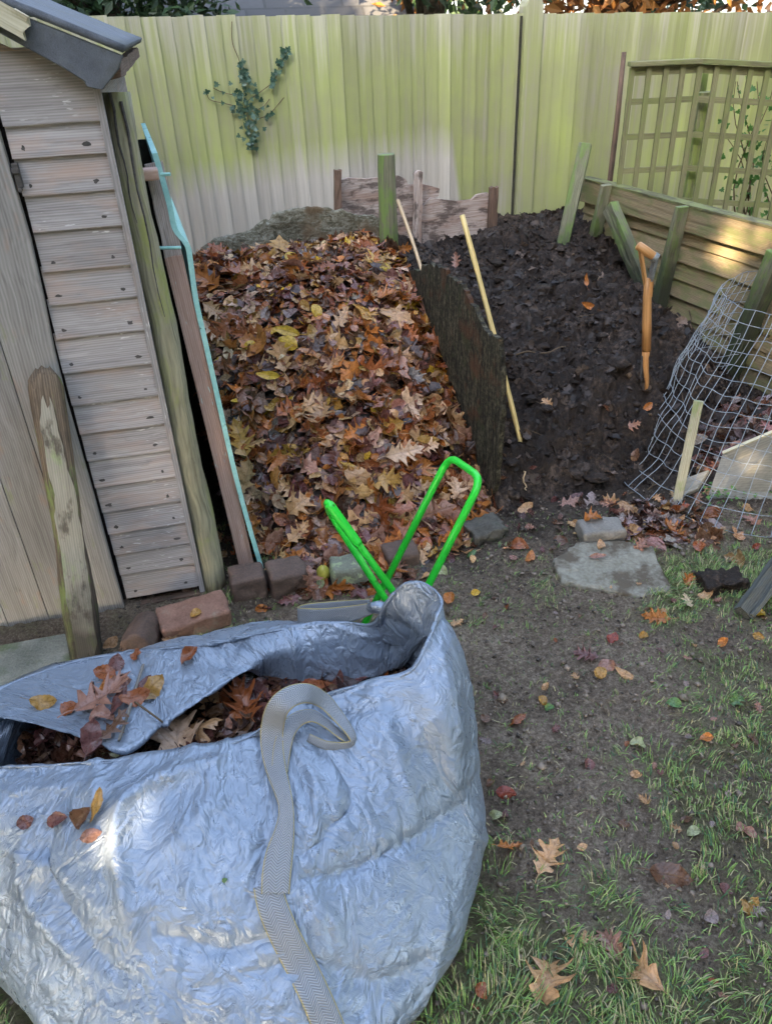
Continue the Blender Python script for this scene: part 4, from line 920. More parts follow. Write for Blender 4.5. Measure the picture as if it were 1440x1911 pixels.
# ------------------------------------------------------------------ leaves: outlines and meshes
def leaf_arrays(kind, seed):
    r = np.random.default_rng(seed)
    if kind == 'oak':
        hp = [(0, .0, 0), (.035, .02, .02), (.12, .11, .09), (.24, .19, .13), (.12, .255, .22), (.13, .29, .27), (.33, .44, .33), (.40, .50, .36), (.37, .47, .37), (.13, .47, .44), (.12, .52, .50), (.30, .68, .55), (.36, .76, .58), (.31, .73, .60), (.12, .70, .67), (.10, .75, .72), (.18, .88, .78), (.17, .91, .80), (.07, .87, .85), (.03, .95, .93), (0, 1.03, 1.0)]
    elif kind == 'maple':
        hp = [(0, .0, 0), (.10, -.02, .03), (.30, .04, .08), (.24, .10, .12), (.16, .22, .18), (.38, .33, .24), (.55, .42, .28), (.46, .47, .32), (.40, .52, .36), (.18, .48, .42), (.14, .55, .50), (.26, .72, .58), (.20, .74, .64), (.13, .80, .72), (.10, .88, .82), (0, 1.02, 1.0)]
    else:
        wmax = {'oval': .31, 'slim': .17, 'round': .40}[kind]
        yy = np.linspace(0, 1, 13); hp = [(wmax*math.sin(math.pi*y**.85)**.8*(1+.05*math.sin(y*40)), y, y) for y in yy]
    hp = np.array(hp)
    if kind in ('oak', 'maple'):
        dp = r.uniform(1., 2.3); inner = np.array([0 < i < len(hp)-1 and hp[i, 0] < hp[i-1, 0]*.75 for i in range(len(hp))]); hp[inner, 0] *= dp; hp[:, 0] *= r.uniform(.8, 1.12)
    jl = hp.copy(); jr = hp.copy()
    for j in (jl, jr): j[:, 0] *= 1+r.normal(size=len(j))*.10*(kind in ('oak', 'maple')); j[1:-1, 1] += r.normal(size=len(j)-2)*.012*(kind in ('oak', 'maple'))
    rows = []
    for a, b in zip(jl, jr):
        mid = np.array([0, (a[2]+b[2])/2*1.0])
        rows.append([np.array([-a[0], a[1]]), np.array([-a[0]*.5, (a[1]+mid[1])/2]), mid, np.array([b[0]*.5, (b[1]+mid[1])/2]), np.array([b[0], b[1]])])
    P = np.array(rows).reshape(-1, 2); n = len(rows)
    I = np.arange(n*5).reshape(n, 5); Q = np.stack([I[:-1, :-1], I[:-1, 1:], I[1:, 1:], I[1:, :-1]], -1).reshape(-1, 4)
    # stalk
    sl_ = r.uniform(.18, .4); k0 = len(P); st = []
    for j, q in enumerate(np.linspace(0, 1, 5)): st += [(-.008+.05*q*q, -sl_*q), (.008+.05*q*q, -sl_*q)]
    P = np.concatenate([P, st]); sq = [(k0+2*j, k0+2*j+2, k0+2*j+3, k0+2*j+1) for j in range(4)]
    Q = np.concatenate([Q, sq]); uv = P.copy(); P = P-np.array([0, .45])
    x, y = P[:, 0], P[:, 1]
    fold = r.uniform(-.3, .75); curl = r.uniform(-1.3, 1.3); tw = r.uniform(-.6, .6)
    z = fold*np.abs(x)**1.3+.10*np.sin(x*9+y*5+r.uniform(0, 6))*np.abs(x)*1.5+.05*perlin(P3(x*3.5, y*3.5, seed*1.7))+tw*x*y
    k = curl if abs(curl) > .15 else .15
    th = y*k; Y = np.sin(th)/k; Z = (1-np.cos(th))/k
    return np.stack([x, Y-np.sin(th)*z*.6, Z+z], 1), Q, uv
LEAFS = {k: [leaf_arrays(k, 100*i+s) for s in range(n)] for i, (k, n) in enumerate((('oak', 9), ('maple', 5), ('oval', 8), ('slim', 4), ('round', 4)))}
LMESH = {}
for k, L in LEAFS.items():
    LMESH[k] = []
    for (V, Q, uv) in L:
        tmp = mesh_np('leaf_'+k, V, [Q], M_LEAF, uv=uv); LMESH[k].append(tmp.data); bpy.data.objects.remove(tmp)
PAL = dict(tan=(.50, .30, .15), paletan=(.62, .43, .29), orange=(.44, .165, .038), rust=(.28, .088, .028), purple=(.15, .062, .056), brown=(.135, .066, .035), dark=(.050, .024, .017), yellow=(.56, .36, .03), ochre=(.40, .23, .055), pink=(.33, .175, .13), green=(.10, .21, .07), palegreen=(.36, .40, .22), grey=(.30, .235, .225), red=(.24, .045, .025), cream=(.58, .48, .32))
LIFT = .004
def basis(n, yaw):
    n = np.asarray(n, float); n /= np.linalg.norm(n); e = np.array([math.cos(yaw), math.sin(yaw), 0]); y = e-n*(e@n); y /= np.linalg.norm(y); x = np.cross(y, n)
    return np.stack([x, y, n], 1)
def put_leaf(p, n, kind, size, yaw, colour, label, group=None, cat='leaf', lift=None, jit=.10, vary=.12, name=None, zs=1.25):
    c = np.array(PAL[colour])*(1+RNG.normal()*vary); n = np.asarray(n)+RNG.normal(size=3)*jit
    B = basis(n, yaw)*size; B[:, 2] *= zs; me = random.choice(LMESH[kind])
    o = bpy.data.objects.new(name or {'oak': 'oak_leaf', 'maple': 'lobed_leaf'}.get(kind, 'oval_leaf'), me); COL.objects.link(o)
    m = Matrix.Identity(4); pos = np.asarray(p)+np.asarray(n)/np.linalg.norm(n)*(size*.06+LIFT if lift is None else lift)
    for i in range(3):
        for j in range(3): m[i][j] = B[i, j]
        m[i][3] = pos[i]
    o.matrix_world = m; o.color = (*np.clip(c, .004, .9), 1)
    return tag(o, label, cat, group)
def litter(name, items, mat, label=None, parent=None, kindtag='stuff'):
    """many leaves as ONE mesh: items are (point, normal, kind, size, yaw, colour)"""
    VV, QQ, UU, CC = [], [], [], []; n = 0
    for (p, nr_, kind, size, yaw, col) in items:
        V, Q, uv = random.choice(LEAFS[kind]); B = basis(nr_, yaw)*size
        VV.append(V@B.T+p); QQ.append(Q+n); UU.append(uv); CC.append(np.broadcast_to(np.asarray(col), (len(V), 3))); n += len(V)
    V = np.concatenate(VV)
    o = mesh_np(name, V, [np.concatenate(QQ)], mat, loc=V.mean(0), uv=np.concatenate(UU), attrs={'col': ('POINT', 'FLOAT_COLOR', np.concatenate(CC))})
    return tag(o, label, None, None, kindtag)
def colr(names, v=.22): c = np.array(PAL[random.choice(names)]); return np.clip(c*(1+RNG.normal()*v)*(1+RNG.normal(size=3)*.05), .006, .8)

# leaf heap: a mass of wet leaves, with the largest leaves on its surface as things of their own
items = []
def heap_pt():
    while True:
        s, t = RNG.uniform(-1.0, .0), RNG.uniform(-.36, 1.56); b = math.sin(math.pi*min(1, max(0, -s/.96)))
        if t+.24*b > -.10: return s, t
def heap_frame(s, t):
    h = leaf_h(np.array([s, s+.02, s]), np.array([t, t, t+.02])); p = bay(s, t, h[0]); n = ZA-UA*(h[1]-h[0])/.02-VA*(h[2]-h[0])/.02
    return p, n/np.linalg.norm(n)
for k in range(5600):
    s, t = heap_pt(); p, n = heap_frame(s, t); ce = t > .55 and -.75 < s < -.2
    kind = random.choices(['oak', 'maple', 'oval', 'round', 'slim'], [.15, .07, .56, .14, .08])[0]
    size = (RNG.uniform(.08, .14) if kind in ('oak', 'maple') else RNG.uniform(.04, .078))*(.72 if ce and random.random() < .8 else 1)
    items.append((p+n*RNG.uniform(-.025, .028), n+RNG.normal(size=3)*.46, kind, size, RNG.uniform(0, 6.28), colr(['purple']*4+['brown']*4+['pink']*6+['rust']*5+['dark']*4+['orange']*5+['tan']*7+['ochre']*3+['paletan']*3+['yellow']*1+['rust']*4+['purple']*2+['grey'])))
litter('leaf_litter', items, M_LITTER, 'wet brown fallen leaves heaped in the left bay')
GRP = {'tan': ('oak', ['tan', 'paletan', 'tan'], 'pale tan lobed oak leaf lying loose on the wet leaf heap', 'tan oak leaves on the leaf heap'),
       'orange': ('oak', ['orange', 'rust'], 'orange brown lobed oak leaf lying loose on the wet leaf heap', 'orange brown oak leaves on the leaf heap'),
       'purple': ('oval', ['purple', 'pink', 'brown'], 'purplish brown oval leaf lying loose on the wet leaf heap', 'purplish oval leaves on the leaf heap'),
       'maple': ('maple', ['tan', 'orange', 'pink'], 'light brown broad lobed leaf lying loose on the wet leaf heap', 'broad lobed leaves on the leaf heap')}
for g, cnt in (('orange', 78), ('tan', 46), ('maple', 26), ('purple', 40)):
    kind, cols, lab, grp = GRP[g]
    for k in range(cnt):
        s, t = heap_pt()
        if g == 'tan' and random.random() < .5: t = RNG.uniform(-.3, .35)
        while kind != 'oval' and t > .5 and -.75 < s < -.18 and random.random() < .75: s, t = heap_pt()
        p, n = heap_frame(s, t)
        put_leaf(p+n*RNG.uniform(.012, .024), n, kind, RNG.uniform(.09, .155) if kind != 'oval' else RNG.uniform(.045, .08), RNG.uniform(0, 6.28), random.choice(cols), lab, grp, jit=.45)
def on(trees, x, y):
    h = hit(x, y, trees); return (h[0], h[1] if h[1]@(CP-h[0]) > 0 else -h[1]) if h is not None else (None, None)
HERO = [  # x, y, kind, size, yaw, colour, label
 (741, 852, 'oak', .15, .35, 'paletan', 'large pale pinkish oak leaf lying flat above the green tube frame on the leaf heap'),
 (545, 634, 'slim', .115, 2.7, 'yellow', 'bright yellow leaf in the middle of the leaf heap, upper of two yellow leaves'),
 (548, 655, 'oval', .095, 2.3, 'yellow', 'bright yellow leaf in the middle of the leaf heap, lower of two yellow leaves'),
 (590, 600, 'oval', .07, 1.9, 'yellow', 'small yellow leaf right of the two bright yellow leaves on the heap'),
 (470, 655, 'oval', .06, .7, 'yellow', 'small yellow leaf left of the two bright yellow leaves on the heap'),
 (527, 676, 'round', .065, 1.2, 'cream', 'pale cream heart shaped leaf below the yellow leaves on the heap'),
 (516, 716, 'slim', .10, 2.9, 'yellow', 'long narrow yellow leaf lying below the cream leaf on the heap'),
 (637, 612, 'oak', .12, 1.3, 'tan', 'light tan oak leaf near the middle of the leaf heap'),
 (786, 598, 'oak', .12, 1.9, 'pink', 'pinkish oak leaf standing up against the black divider board'),
 (800, 640, 'oval', .10, 1.5, 'palegreen', 'pale green oval leaf with a thin stalk against the black divider board'),
 (796, 650, 'oak', .11, 2.6, 'rust', 'rust red oak leaf lying over a pale green leaf at the divider board'),
 (500, 598, 'oval', .062, 1.4, 'grey', 'pale grey oval leaf lying on the upper left of the leaf heap'),
 (760, 762, 'maple', .12, .8, 'paletan', 'pale tan broad lobed leaf on the right of the leaf heap'),
 (455, 835, 'oak', .16, 1.9, 'ochre', 'large olive tan oak leaf beside the old panel'),
 (475, 905, 'oak', .16, 1.0, 'tan', 'large tan oak leaf lower left of the leaf heap beside the panel'),
 (715, 905, 'oak', .13, .2, 'ochre', 'yellowish brown oak leaf below the large pinkish oak leaf'),
 (660, 895, 'oval', .11, -.5, 'tan', 'long tan oval leaf in the lower middle of the leaf heap'),
 (400, 545, 'oak', .17, 2.3, 'orange', 'large orange oak leaf at the upper left of the heap next to the teal edge'),
 (405, 595, 'oak', .13, -.8, 'tan', 'tan oak leaf folded over next to the teal edge'),
 (525, 490, 'maple', .17, 1.6, 'ochre', 'large ochre leaf on the crest of the leaf heap'),
 (617, 452, 'oak', .10, 1.6, 'orange', 'orange brown leaf standing upright on the crest of the leaf heap'),
 (783, 826, 'slim', .10, .0, 'ochre', 'long ochre leaf lying right of the large pinkish oak leaf'),
 (560, 945, 'oak', .12, .9, 'tan', 'tan oak leaf in the lower part of the heap left of the green grip'),
 (840, 920, 'oak', .11, 1.8, 'paletan', 'pale tan oak leaf seen through the green handle loop'),
]
for (x, y, kd, sz, yw, c, lb) in HERO:
    p, n = on([T_LEAF], x, y)
    if p is None: continue
    put_leaf(p+n*(.052 if c in ('yellow', 'cream') else .044), n*.75+(CP-p)/np.linalg.norm(CP-p)*.45, kd, sz, yw, c, lb, jit=.08, vary=.05)

# compost: rotted leaf scraps over the soil, and some whole leaves
items = []
for k in range(2400):
    s, t = RNG.uniform(.0, 1.6), RNG.uniform(-.28, 2.3)
    p = bay(s, t); h = down(p[0], p[1], [T_SOIL])
    if h is None: continue
    kind = random.choice(['oval', 'oak', 'round', 'maple']); lo_ = t < .0
    items.append((h[0]+ZA*RNG.uniform(-.006, .008), h[1]+RNG.normal(size=3)*.40, kind, RNG.uniform(.020, .066), RNG.uniform(0, 6.28), np.clip(np.array([.032, .023, .018])*RNG.uniform(.3, 2.6)*(1 if random.random() < .93 else 3.), .004, .4)))
litter('rotted_leaf_scraps', items, M_SCRAP, 'dark rotted leaf scraps all over the compost')
SL = [(1130, 752, 'oak', .085, 1.2, 'pink', 'pinkish brown oak leaf lying alone in the middle of the compost'), (1178, 795, 'oak', .075, .4, 'pink', 'crumpled pink brown leaf on the compost below the fork'), (1204, 762, 'oval', .05, 1., 'orange', 'small orange brown leaf scrap just below the fork'),
      (1020, 754, 'oak', .06, 2., 'tan', 'tan crumpled leaf scrap on the compost left of the lone oak leaf'), (1100, 938, 'maple', .085, 1.4, 'grey', 'greyish skeleton leaf at the foot of the compost'), (1058, 945, 'oak', .10, .3, 'pink', 'large pale crumpled leaf at the toe of the compost above the stone block'),
      (1138, 940, 'oak', .09, 2.5, 'tan', 'torn tan leaf at the toe of the compost near the wire mesh'), (980, 955, 'oval', .07, .4, 'tan', 'tan folded leaf at the compost toe right of the divider board'), (1088, 526, 'slim', .07, 1.9, 'orange', 'small orange leaf scrap high on the compost'), (1098, 572, 'slim', .09, 2.0, 'orange', 'thin orange twig like leaf on the upper compost'),
      (853, 490, 'oak', .09, 1.2, 'pink', 'pink brown leaf lying behind the divider board beside the yellow cane'), (752, 466, 'oak', .09, .8, 'orange', 'orange leaf at the foot of the green divider post'), (1180, 850, 'oval', .06, 1.5, 'brown', 'brown leaf pressed into the lower compost')]
for (x, y, kd, sz, yw, c, lb) in SL:
    p, n = on([T_SOIL], x, y)
    if p is not None: put_leaf(p+n*.012, n*.7+(CP-p)/np.linalg.norm(CP-p)*.4, kd, sz, yw, c, lb, jit=.12, vary=.05)
for i, (a_, b_, r_, lb) in enumerate((((962, 668), (1054, 656), .004, 'dark twig lying level across the compost beside the divider board'), ((1284, 560), (1288, 622), .004, 'dark curved twig standing against the low board wall'), ((976, 886), (981, 925), .004, 'short pale twig at the compost toe right of the divider board'), ((1160, 935), (1225, 912), .005, 'dry bent twig at the foot of the wire mesh'))):
    p, q = on([T_SOIL], *a_)[0], on([T_SOIL], *b_)[0]
    if p is None or q is None: continue
    pts = [p+(q-p)*k/9+ZA*(.014+.010*math.sin(k*.9))+UA*.006*math.sin(k*1.4) for k in range(10)]; mb = MB(); mb.tube(pts, [r_*(1-.05*k) for k in range(10)], 6, rough=.3)
    tag(mb.build('twig', M_BAMBOOP if i == 2 else M_STEM, smooth_=True), lb, 'twig')
# mould inside the cage and the drift of leaves at its foot
items = []
for k in range(420):
    a_, r_ = RNG.uniform(0, 6.28), .40*math.sqrt(RNG.uniform(0, 1)); h = down(1.60+r_*math.cos(a_), 2.86+r_*math.sin(a_), [T_MOULD])
    if h: items.append((h[0]+ZA*.006, h[1]+RNG.normal(size=3)*.5, random.choice(['oak', 'oval', 'maple']), RNG.uniform(.05, .10), RNG.uniform(0, 6.28), colr(['dark', 'brown', 'purple', 'pink', 'grey', 'dark'])))
for k in range(150):
    x, y = RNG.normal(1238, 62), RNG.normal(975, 26); p, n = on([T_GROUND, T_SOIL], x, y)
    if p is not None and x > 1140: items.append((p+n*.012, n+RNG.normal(size=3)*.45, random.choice(['oak', 'maple', 'oval']), RNG.uniform(.04, .085), RNG.uniform(0, 6.28), colr(['brown', 'pink', 'rust', 'grey', 'dark', 'tan', 'grey'])))
for k in range(120):
    x, y = RNG.normal(600, 70), RNG.normal(1075, 22); p, n = on([T_GROUND, T_LEAF], x, y)
    if p is not None: items.append((p+n*.010, n+RNG.normal(size=3)*.35, random.choice(['oak', 'oval', 'oval']), RNG.uniform(.04, .085), RNG.uniform(0, 6.28), colr(['pink', 'rust', 'purple', 'orange', 'dark', 'brown'])))
for k in range(160):
    x, y = RNG.uniform(400, 1180), RNG.normal(985, 40)
    if 420 < x < 840: y = max(y, 1010)
    p, n = on([T_GROUND, T_SOIL, T_LEAF], x, y)
    if p is not None: items.append((p+n*.008, n+RNG.normal(size=3)*.4, random.choice(['oak', 'oval', 'oval']), RNG.uniform(.03, .07), RNG.uniform(0, 6.28), colr(['pink', 'brown', 'purple', 'dark', 'tan', 'brown'])))
litter('leaf_drift', items, M_LITTER, 'loose drift of brown leaves at the foot of the wire mesh and bricks')

# ------------------------------------------------------------------ the grey garden bag
bag = thing('garden_bag', 'large crumpled silver grey woven garden bag half full of fallen leaves', 'garden bag', (-.37, 1.10, 0))
CB = np.array([-.385, 1.10]); RB = .545
rim = [  # top (px, py, z); inner (px, py, z); deep inner
 ((-150, 1440, .38), None), ((-40, 1434, .40), None), ((60, 1432, .405), None), ((170, 1425, .41), None), ((330, 1412, .41), None), ((400, 1399, .41), None),
 ((480, 1371, .41), None), ((560, 1322, .41), None), ((620, 1296, .42), None), ((690, 1276, .43), None), ((762, 1256, .455), None), ((793, 1212, .485), None),
 ((812, 1160, .505), ((800, 1200, .42), (772, 1240, .30))), ((823, 1120, .515), ((797, 1180, .42), (765, 1235, .28))), ((790, 1091, .52), ((782, 1170, .41), (755, 1240, .26))), ((752, 1095, .505), ((762, 1168, .39), (740, 1246, .25))),
 ((720, 1130, .455), ((738, 1172, .36), (722, 1252, .24))), ((697, 1166, .375), ((700, 1200, .32), (700, 1262, .23))), ((640, 1163, .355), ((640, 1203, .31), (645, 1268, .22))), ((560, 1171, .345), ((565, 1213, .31), (570, 1272, .22))),
 ((480, 1184, .34), ((505, 1224, .315), (500, 1268, .23))), ((390, 1202, .335), ((448, 1252, .315), (452, 1262, .28))), ((300, 1212, .33), ((352, 1311, .325), (350, 1322, .29))), ((220, 1222, .33), ((290, 1350, .33), (290, 1360, .30))),
 ((130, 1239, .33), ((226, 1390, .345), (232, 1398, .31))), ((50, 1265, .33), ((158, 1370, .35), (160, 1384, .31))), ((-20, 1292, .33), ((62, 1346, .35), (66, 1362, .31))), ((-110, 1312, .335), ((-5, 1338, .35), (0, 1355, .31))),
 ((-200, 1345, .345), ((-110, 1352, .32), (-80, 1380, .22))), ((-215, 1400, .36), ((-150, 1400, .31), (-110, 1410, .22)))]
CO = np.array([-.37, 1.26]); ST = []
for (tp, inn) in rim:
    t = atz(*tp); ang = math.atan2(t[1]-CO[1], t[0]-CO[0])
    if inn is None: i1 = t+np.array([(CO[0]-t[0])*.06, .022, -.08]); i2 = t+np.array([(CO[0]-t[0])*.12, .05, -.17])
    else: i1, i2 = atz(*inn[0]), atz(*(inn[1] if inn[1][2] < .27 else (inn[0][0]+1, inn[0][1]+1, inn[0][2]-.004)))
    dx = np.array([math.cos(ang), math.sin(ang)])
    fr_ = max(0, -dx[1])
    ad = math.degrees(ang); RB_ = RB+.012*math.sin(ang*3)-.055*math.exp(-((ad+128)/26)**2)+.035*math.exp(-((ad+52)/24)**2)+.026*math.exp(-((ad-2)/26)**2)
    be = np.array([*(CB+dx*RB_), .15+.03*fr_]); lo2 = np.array([*(CB+dx*(RB_-.005)), .06]); ba = np.array([*(CB+dx*(RB_-.07)), .004])
    kf = .50 if fr_ > .2 else .55
    sh_ = np.array([*(t[:2]*(1-kf)+be[:2]*kf), t[2]*.27+.73*(be[2]+(t[2]-be[2])*(.86 if fr_ > .2 else .62))])
    if fr_ > .2: sh_[2] = be[2]+(t[2]-be[2])*.80
    ST.append([i2, i1, t*.97+i1*.03, t, t*.975+sh_*.025, sh_, be, lo2, ba])
ST = np.array(ST)                                                    # columns x stations x 3
NP, sub = 300, 14
rings = [catmull(ST[:, k], sub, True) for k in range(ST.shape[1])]
key = np.concatenate([[0], np.cumsum(np.linalg.norm(np.diff(np.concatenate([rings[3]*.5+rings[6]*.5, (rings[3]*.5+rings[6]*.5)[:1]]), axis=0), axis=1))])
uu = np.linspace(0, key[-1], NP+1)[:-1]
def res(r): r = np.concatenate([r, r[:1]]); return np.stack([np.interp(uu, key, r[:, i]) for i in range(3)], 1)
RR = np.array([res(r) for r in rings])                               # stations x NP x 3
nseg = [6, 7, 2, 2, 16, 26, 12, 6]; rows = []
for k in range(len(nseg)):
    a, b, c, d = RR[max(k-1, 0)], RR[k], RR[k+1], RR[min(k+2, len(RR)-1)]
    if k == 3: a = b
    if k == 2: d = c
    for t in np.arange(nseg[k])/nseg[k]: rows.append(.5*((2*b)+(-a+c)*t+(2*a-5*b+4*c-d)*t*t+(-a+3*b-3*c+d)*t**3))
rows.append(RR[-1]); Pg = np.array(rows); NVv = len(Pg); TOPROW = sum(nseg[:3])
def normals(P):
    du = np.roll(P, -1, 1)-np.roll(P, 1, 1); dv_ = np.gradient(P, axis=0); n = np.cross(dv_, du); return n/(np.linalg.norm(n, axis=2, keepdims=True)+1e-9)
N_ = normals(Pg)
if (N_[TOPROW+30]*np.concatenate([Pg[TOPROW+30, :, :2]-CB, np.zeros((NP, 1))], 1)).sum() < 0: N_ = -N_; SGN = -1
else: SGN = 1
# the big folds one sees in the cloth
def fold(line, amp, wid, soft=.006):
    global Pg
    F = Pg.reshape(-1, 3); tr = BVHTree.FromPolygons([tuple(v) for v in F], [(r*NP+c, r*NP+(c+1) % NP, (r+1)*NP+(c+1) % NP, (r+1)*NP+c) for r in range(TOPROW, NVv-1) for c in range(NP)])
    L = [hit(x, y, [tr]) for (x, y) in line]; L = [h[0] for h in L if h is not None]
    if len(L) < 2: return
    L = catmull(L, 14); d = np.full(len(F), 9.)
    ar = np.linspace(0, 1, len(L)); tt = np.zeros(len(F))
    for q, p in zip(ar, L):
        e = np.linalg.norm(F-p, axis=1); u = e < d; d[u] = e[u]; tt[u] = q
    hgt = amp*np.exp(-np.sqrt(d*d+soft*soft)/wid)*np.sin(np.pi*np.clip(tt*.9+.05, 0, 1))**.6
    hgt = hgt.reshape(NVv, NP); hgt[:TOPROW+1] = 0
    Pg = Pg+SGN*normals(Pg)*hgt[..., None]
fold([(412, 1425), (330, 1455), (250, 1495), (226, 1560), (236, 1650), (242, 1720)], .042, .022, .002)
fold([(395, 1440), (392, 1500), (330, 1570)], .018, .022)
fold([(870, 1500), (760, 1570), (650, 1625), (540, 1640)], -.020, .020, .002)
fold([(700, 1320), (745, 1430), (760, 1500)], .012, .020, .002)
fold([(600, 1400), (650, 1470), (640, 1520), (560, 1600)], -.015, .020, .002)
fold([(120, 1500), (90, 1600), (140, 1720), (240, 1830)], -.016, .018, .002)
fold([(40, 1560), (60, 1680), (150, 1800)], .014, .018, .002)
fold([(300, 1740), (420, 1770), (520, 1745)], -.017, .018, .002)
fold([(380, 1850), (560, 1800), (700, 1830), (820, 1780)], -.014, .022, .002)
fold([(690, 1282), (720, 1340), (700, 1420)], .012, .025)
fold([(820, 1180), (835, 1290), (860, 1400)], .012, .03)
fold([(0, 1480), (120, 1470), (240, 1460)], .012, .02)
fold([(180, 1330), (215, 1225)], .010, .02)
def relax(P, it, eps, goal, kb, seed, amp):
    n = normals(P)*SGN; nv, npp = P.shape[:2]
    v, u = np.meshgrid(np.arange(nv)/float(nv)*.9, np.arange(npp)/float(npp)*3.4, indexing='ij')
    P0 = P.copy(); P = P+n*(amp*fbm(P3((u*14).ravel(), (v*14).ravel(), seed), 3).reshape(nv, npp))[..., None]
    lh = np.linalg.norm(np.roll(P0, -1, 1)-P0, axis=2)*(1+eps); lv = np.linalg.norm(P0[1:]-P0[:-1], axis=2)*(1+eps)
    ld1 = np.linalg.norm(np.roll(P0, -1, 1)[1:]-P0[:-1], axis=2)*(1+eps); ld2 = np.linalg.norm(np.roll(P0, 1, 1)[1:]-P0[:-1], axis=2)*(1+eps)
    g = np.full((nv, npp, 1), goal); top = TOPROW*(nv-1)/(NVv-1); rr = np.arange(nv)[:, None, None]
    g = g+.25*np.exp(-((rr-top)/(nv*.02))**2)+.9*(rr > nv*.93)
    g = np.clip(g, 0, 1)
    def fix(a, b, l, w=.5):
        d = b-a; L = np.linalg.norm(d, axis=2); c = d*((L-l)/(L+1e-9))[..., None]*w; return c
    for k in range(it):
        P += (P0-P)*g
        av = (np.roll(P, 1, 1)+np.roll(P, -1, 1)); av[1:-1] += P[2:]+P[:-2]; av[0] *= 2; av[-1] *= 2; P += (av/4-P)*kb
        for o in (0, 1):
            a = P[:, o::2]; b = np.roll(P, -1, 1)[:, o::2]; c = fix(a, b, lh[:, o::2]); P[:, o::2] += c
            ix = (np.arange(o, npp, 2)+1) % npp; P[:, ix] -= c
        for o in (0, 1):
            m = (nv-1-o+1)//2; a = P[o:nv-1:2]; b = P[o+1:nv:2][:len(a)]; c = fix(a, b, lv[o::2][:len(a)]); P[o:nv-1:2] += c; P[o+1:nv:2][:len(a)] -= c
        for (sh, l) in ((-1, ld1), (1, ld2)):
            for o in (0, 1):
                a = P[o:nv-1:2]; b = np.roll(P, sh, 1)[o+1:nv:2][:len(a)]; c = fix(a, b, l[o::2][:len(a)], .3); P[o:nv-1:2] += c
                P[o+1:nv:2][:len(a)] -= np.roll(c, -sh, 1)
    return P
def up2(P):
    nv, npp = P.shape[:2]; q = np.zeros((nv*2-1, npp, 3)); q[::2] = P; q[1::2] = (P[1:]+P[:-1])/2
    r = np.zeros((nv*2-1, npp*2, 3)); r[:, ::2] = q; r[:, 1::2] = (q+np.roll(q, -1, 1))/2; return r
Pw = relax(Pg, 70, .012, .03, .02, 2.2, .008)
Pw = up2(Pw); Pw = relax(Pw, 40, .012, .04, .015, 7.7, .003)
def creases(P, K, lmin, lmax, amp, wid, seed, v0=.02):
    """sharp straight ridges and valleys, as in crumpled sheet material"""
    r = np.random.default_rng(seed); nv, npp = P.shape[:2]; U_, V_ = np.meshgrid(np.arange(npp)/npp*3.4, np.concatenate([[0], np.cumsum(np.linalg.norm(np.diff(P, axis=0), axis=2).mean(1))]), indexing='xy'); H_ = np.zeros_like(U_)
    for k in range(K):
        a, L, t = r.uniform(0, 3.4), r.uniform(lmin, lmax), r.uniform(0, math.pi); v = r.uniform(0, V_.max()); c, s_ = math.cos(t), math.sin(t)
        du = (U_-a+1.7) % 3.4-1.7; dv = V_-v; x = du*c+dv*s_; y = -du*s_+dv*c+.02*np.sin(x*14+k)*r.uniform(-1, 1)
        e = np.clip(1-(x/(L/2))**2, 0, 1); w_ = wid*r.uniform(.5, 1.6); side = np.where(y > 0, r.uniform(.5, 1.5), r.uniform(.5, 1.5))
        H_ += r.choice([-1, 1], p=[.4, .6])*amp*r.uniform(.4, 1.2)*e*np.exp(-np.sqrt(y*y+.0035**2)*side/w_)
    return P+SGN*normals(P)*H_[..., None]
Pw = creases(Pw, 170, .12, .55, .0105, .018, 5); Pw = creases(Pw, 340, .05, .24, .0029, .0085, 6)
nv, npp = Pw.shape[:2]; I = np.arange(nv*npp).reshape(nv, npp)
bq = np.stack([I[:-1], np.roll(I, -1, 1)[:-1], np.roll(I, -1, 1)[1:], I[1:]], -1).reshape(-1, 4)
if SGN < 0: bq = bq[:, ::-1]
sv = np.concatenate([np.zeros((1, npp)), np.cumsum(np.linalg.norm(np.diff(Pw, axis=0), axis=2), axis=0)]); su_ = np.broadcast_to(np.arange(npp)/npp*3.4, (nv, npp))
body = mesh_np('bag_body', Pw.reshape(-1, 3), [bq], M_BAG, bag, attrs={'gc': ('POINT', 'FLOAT_VECTOR', np.stack([su_, sv, 0*sv], -1).reshape(-1, 3))})
sd = body.modifiers.new('thick', 'SOLIDIFY'); sd.thickness = .0012; sd.offset = -1
T_BAG = bvh(body)
# hem tape along the rim
tr_ = int(TOPROW*(nv-1)/(NVv-1)); hem = Pw[tr_+1]*.5+Pw[tr_]*.5
mb = MB(); pts = np.concatenate([hem[::2], hem[:1]]); mb.tube(pts, .0019, 5, caps=False, rough=.2); mb.build('rim_hem', M_BAG, bag, smooth_=True)

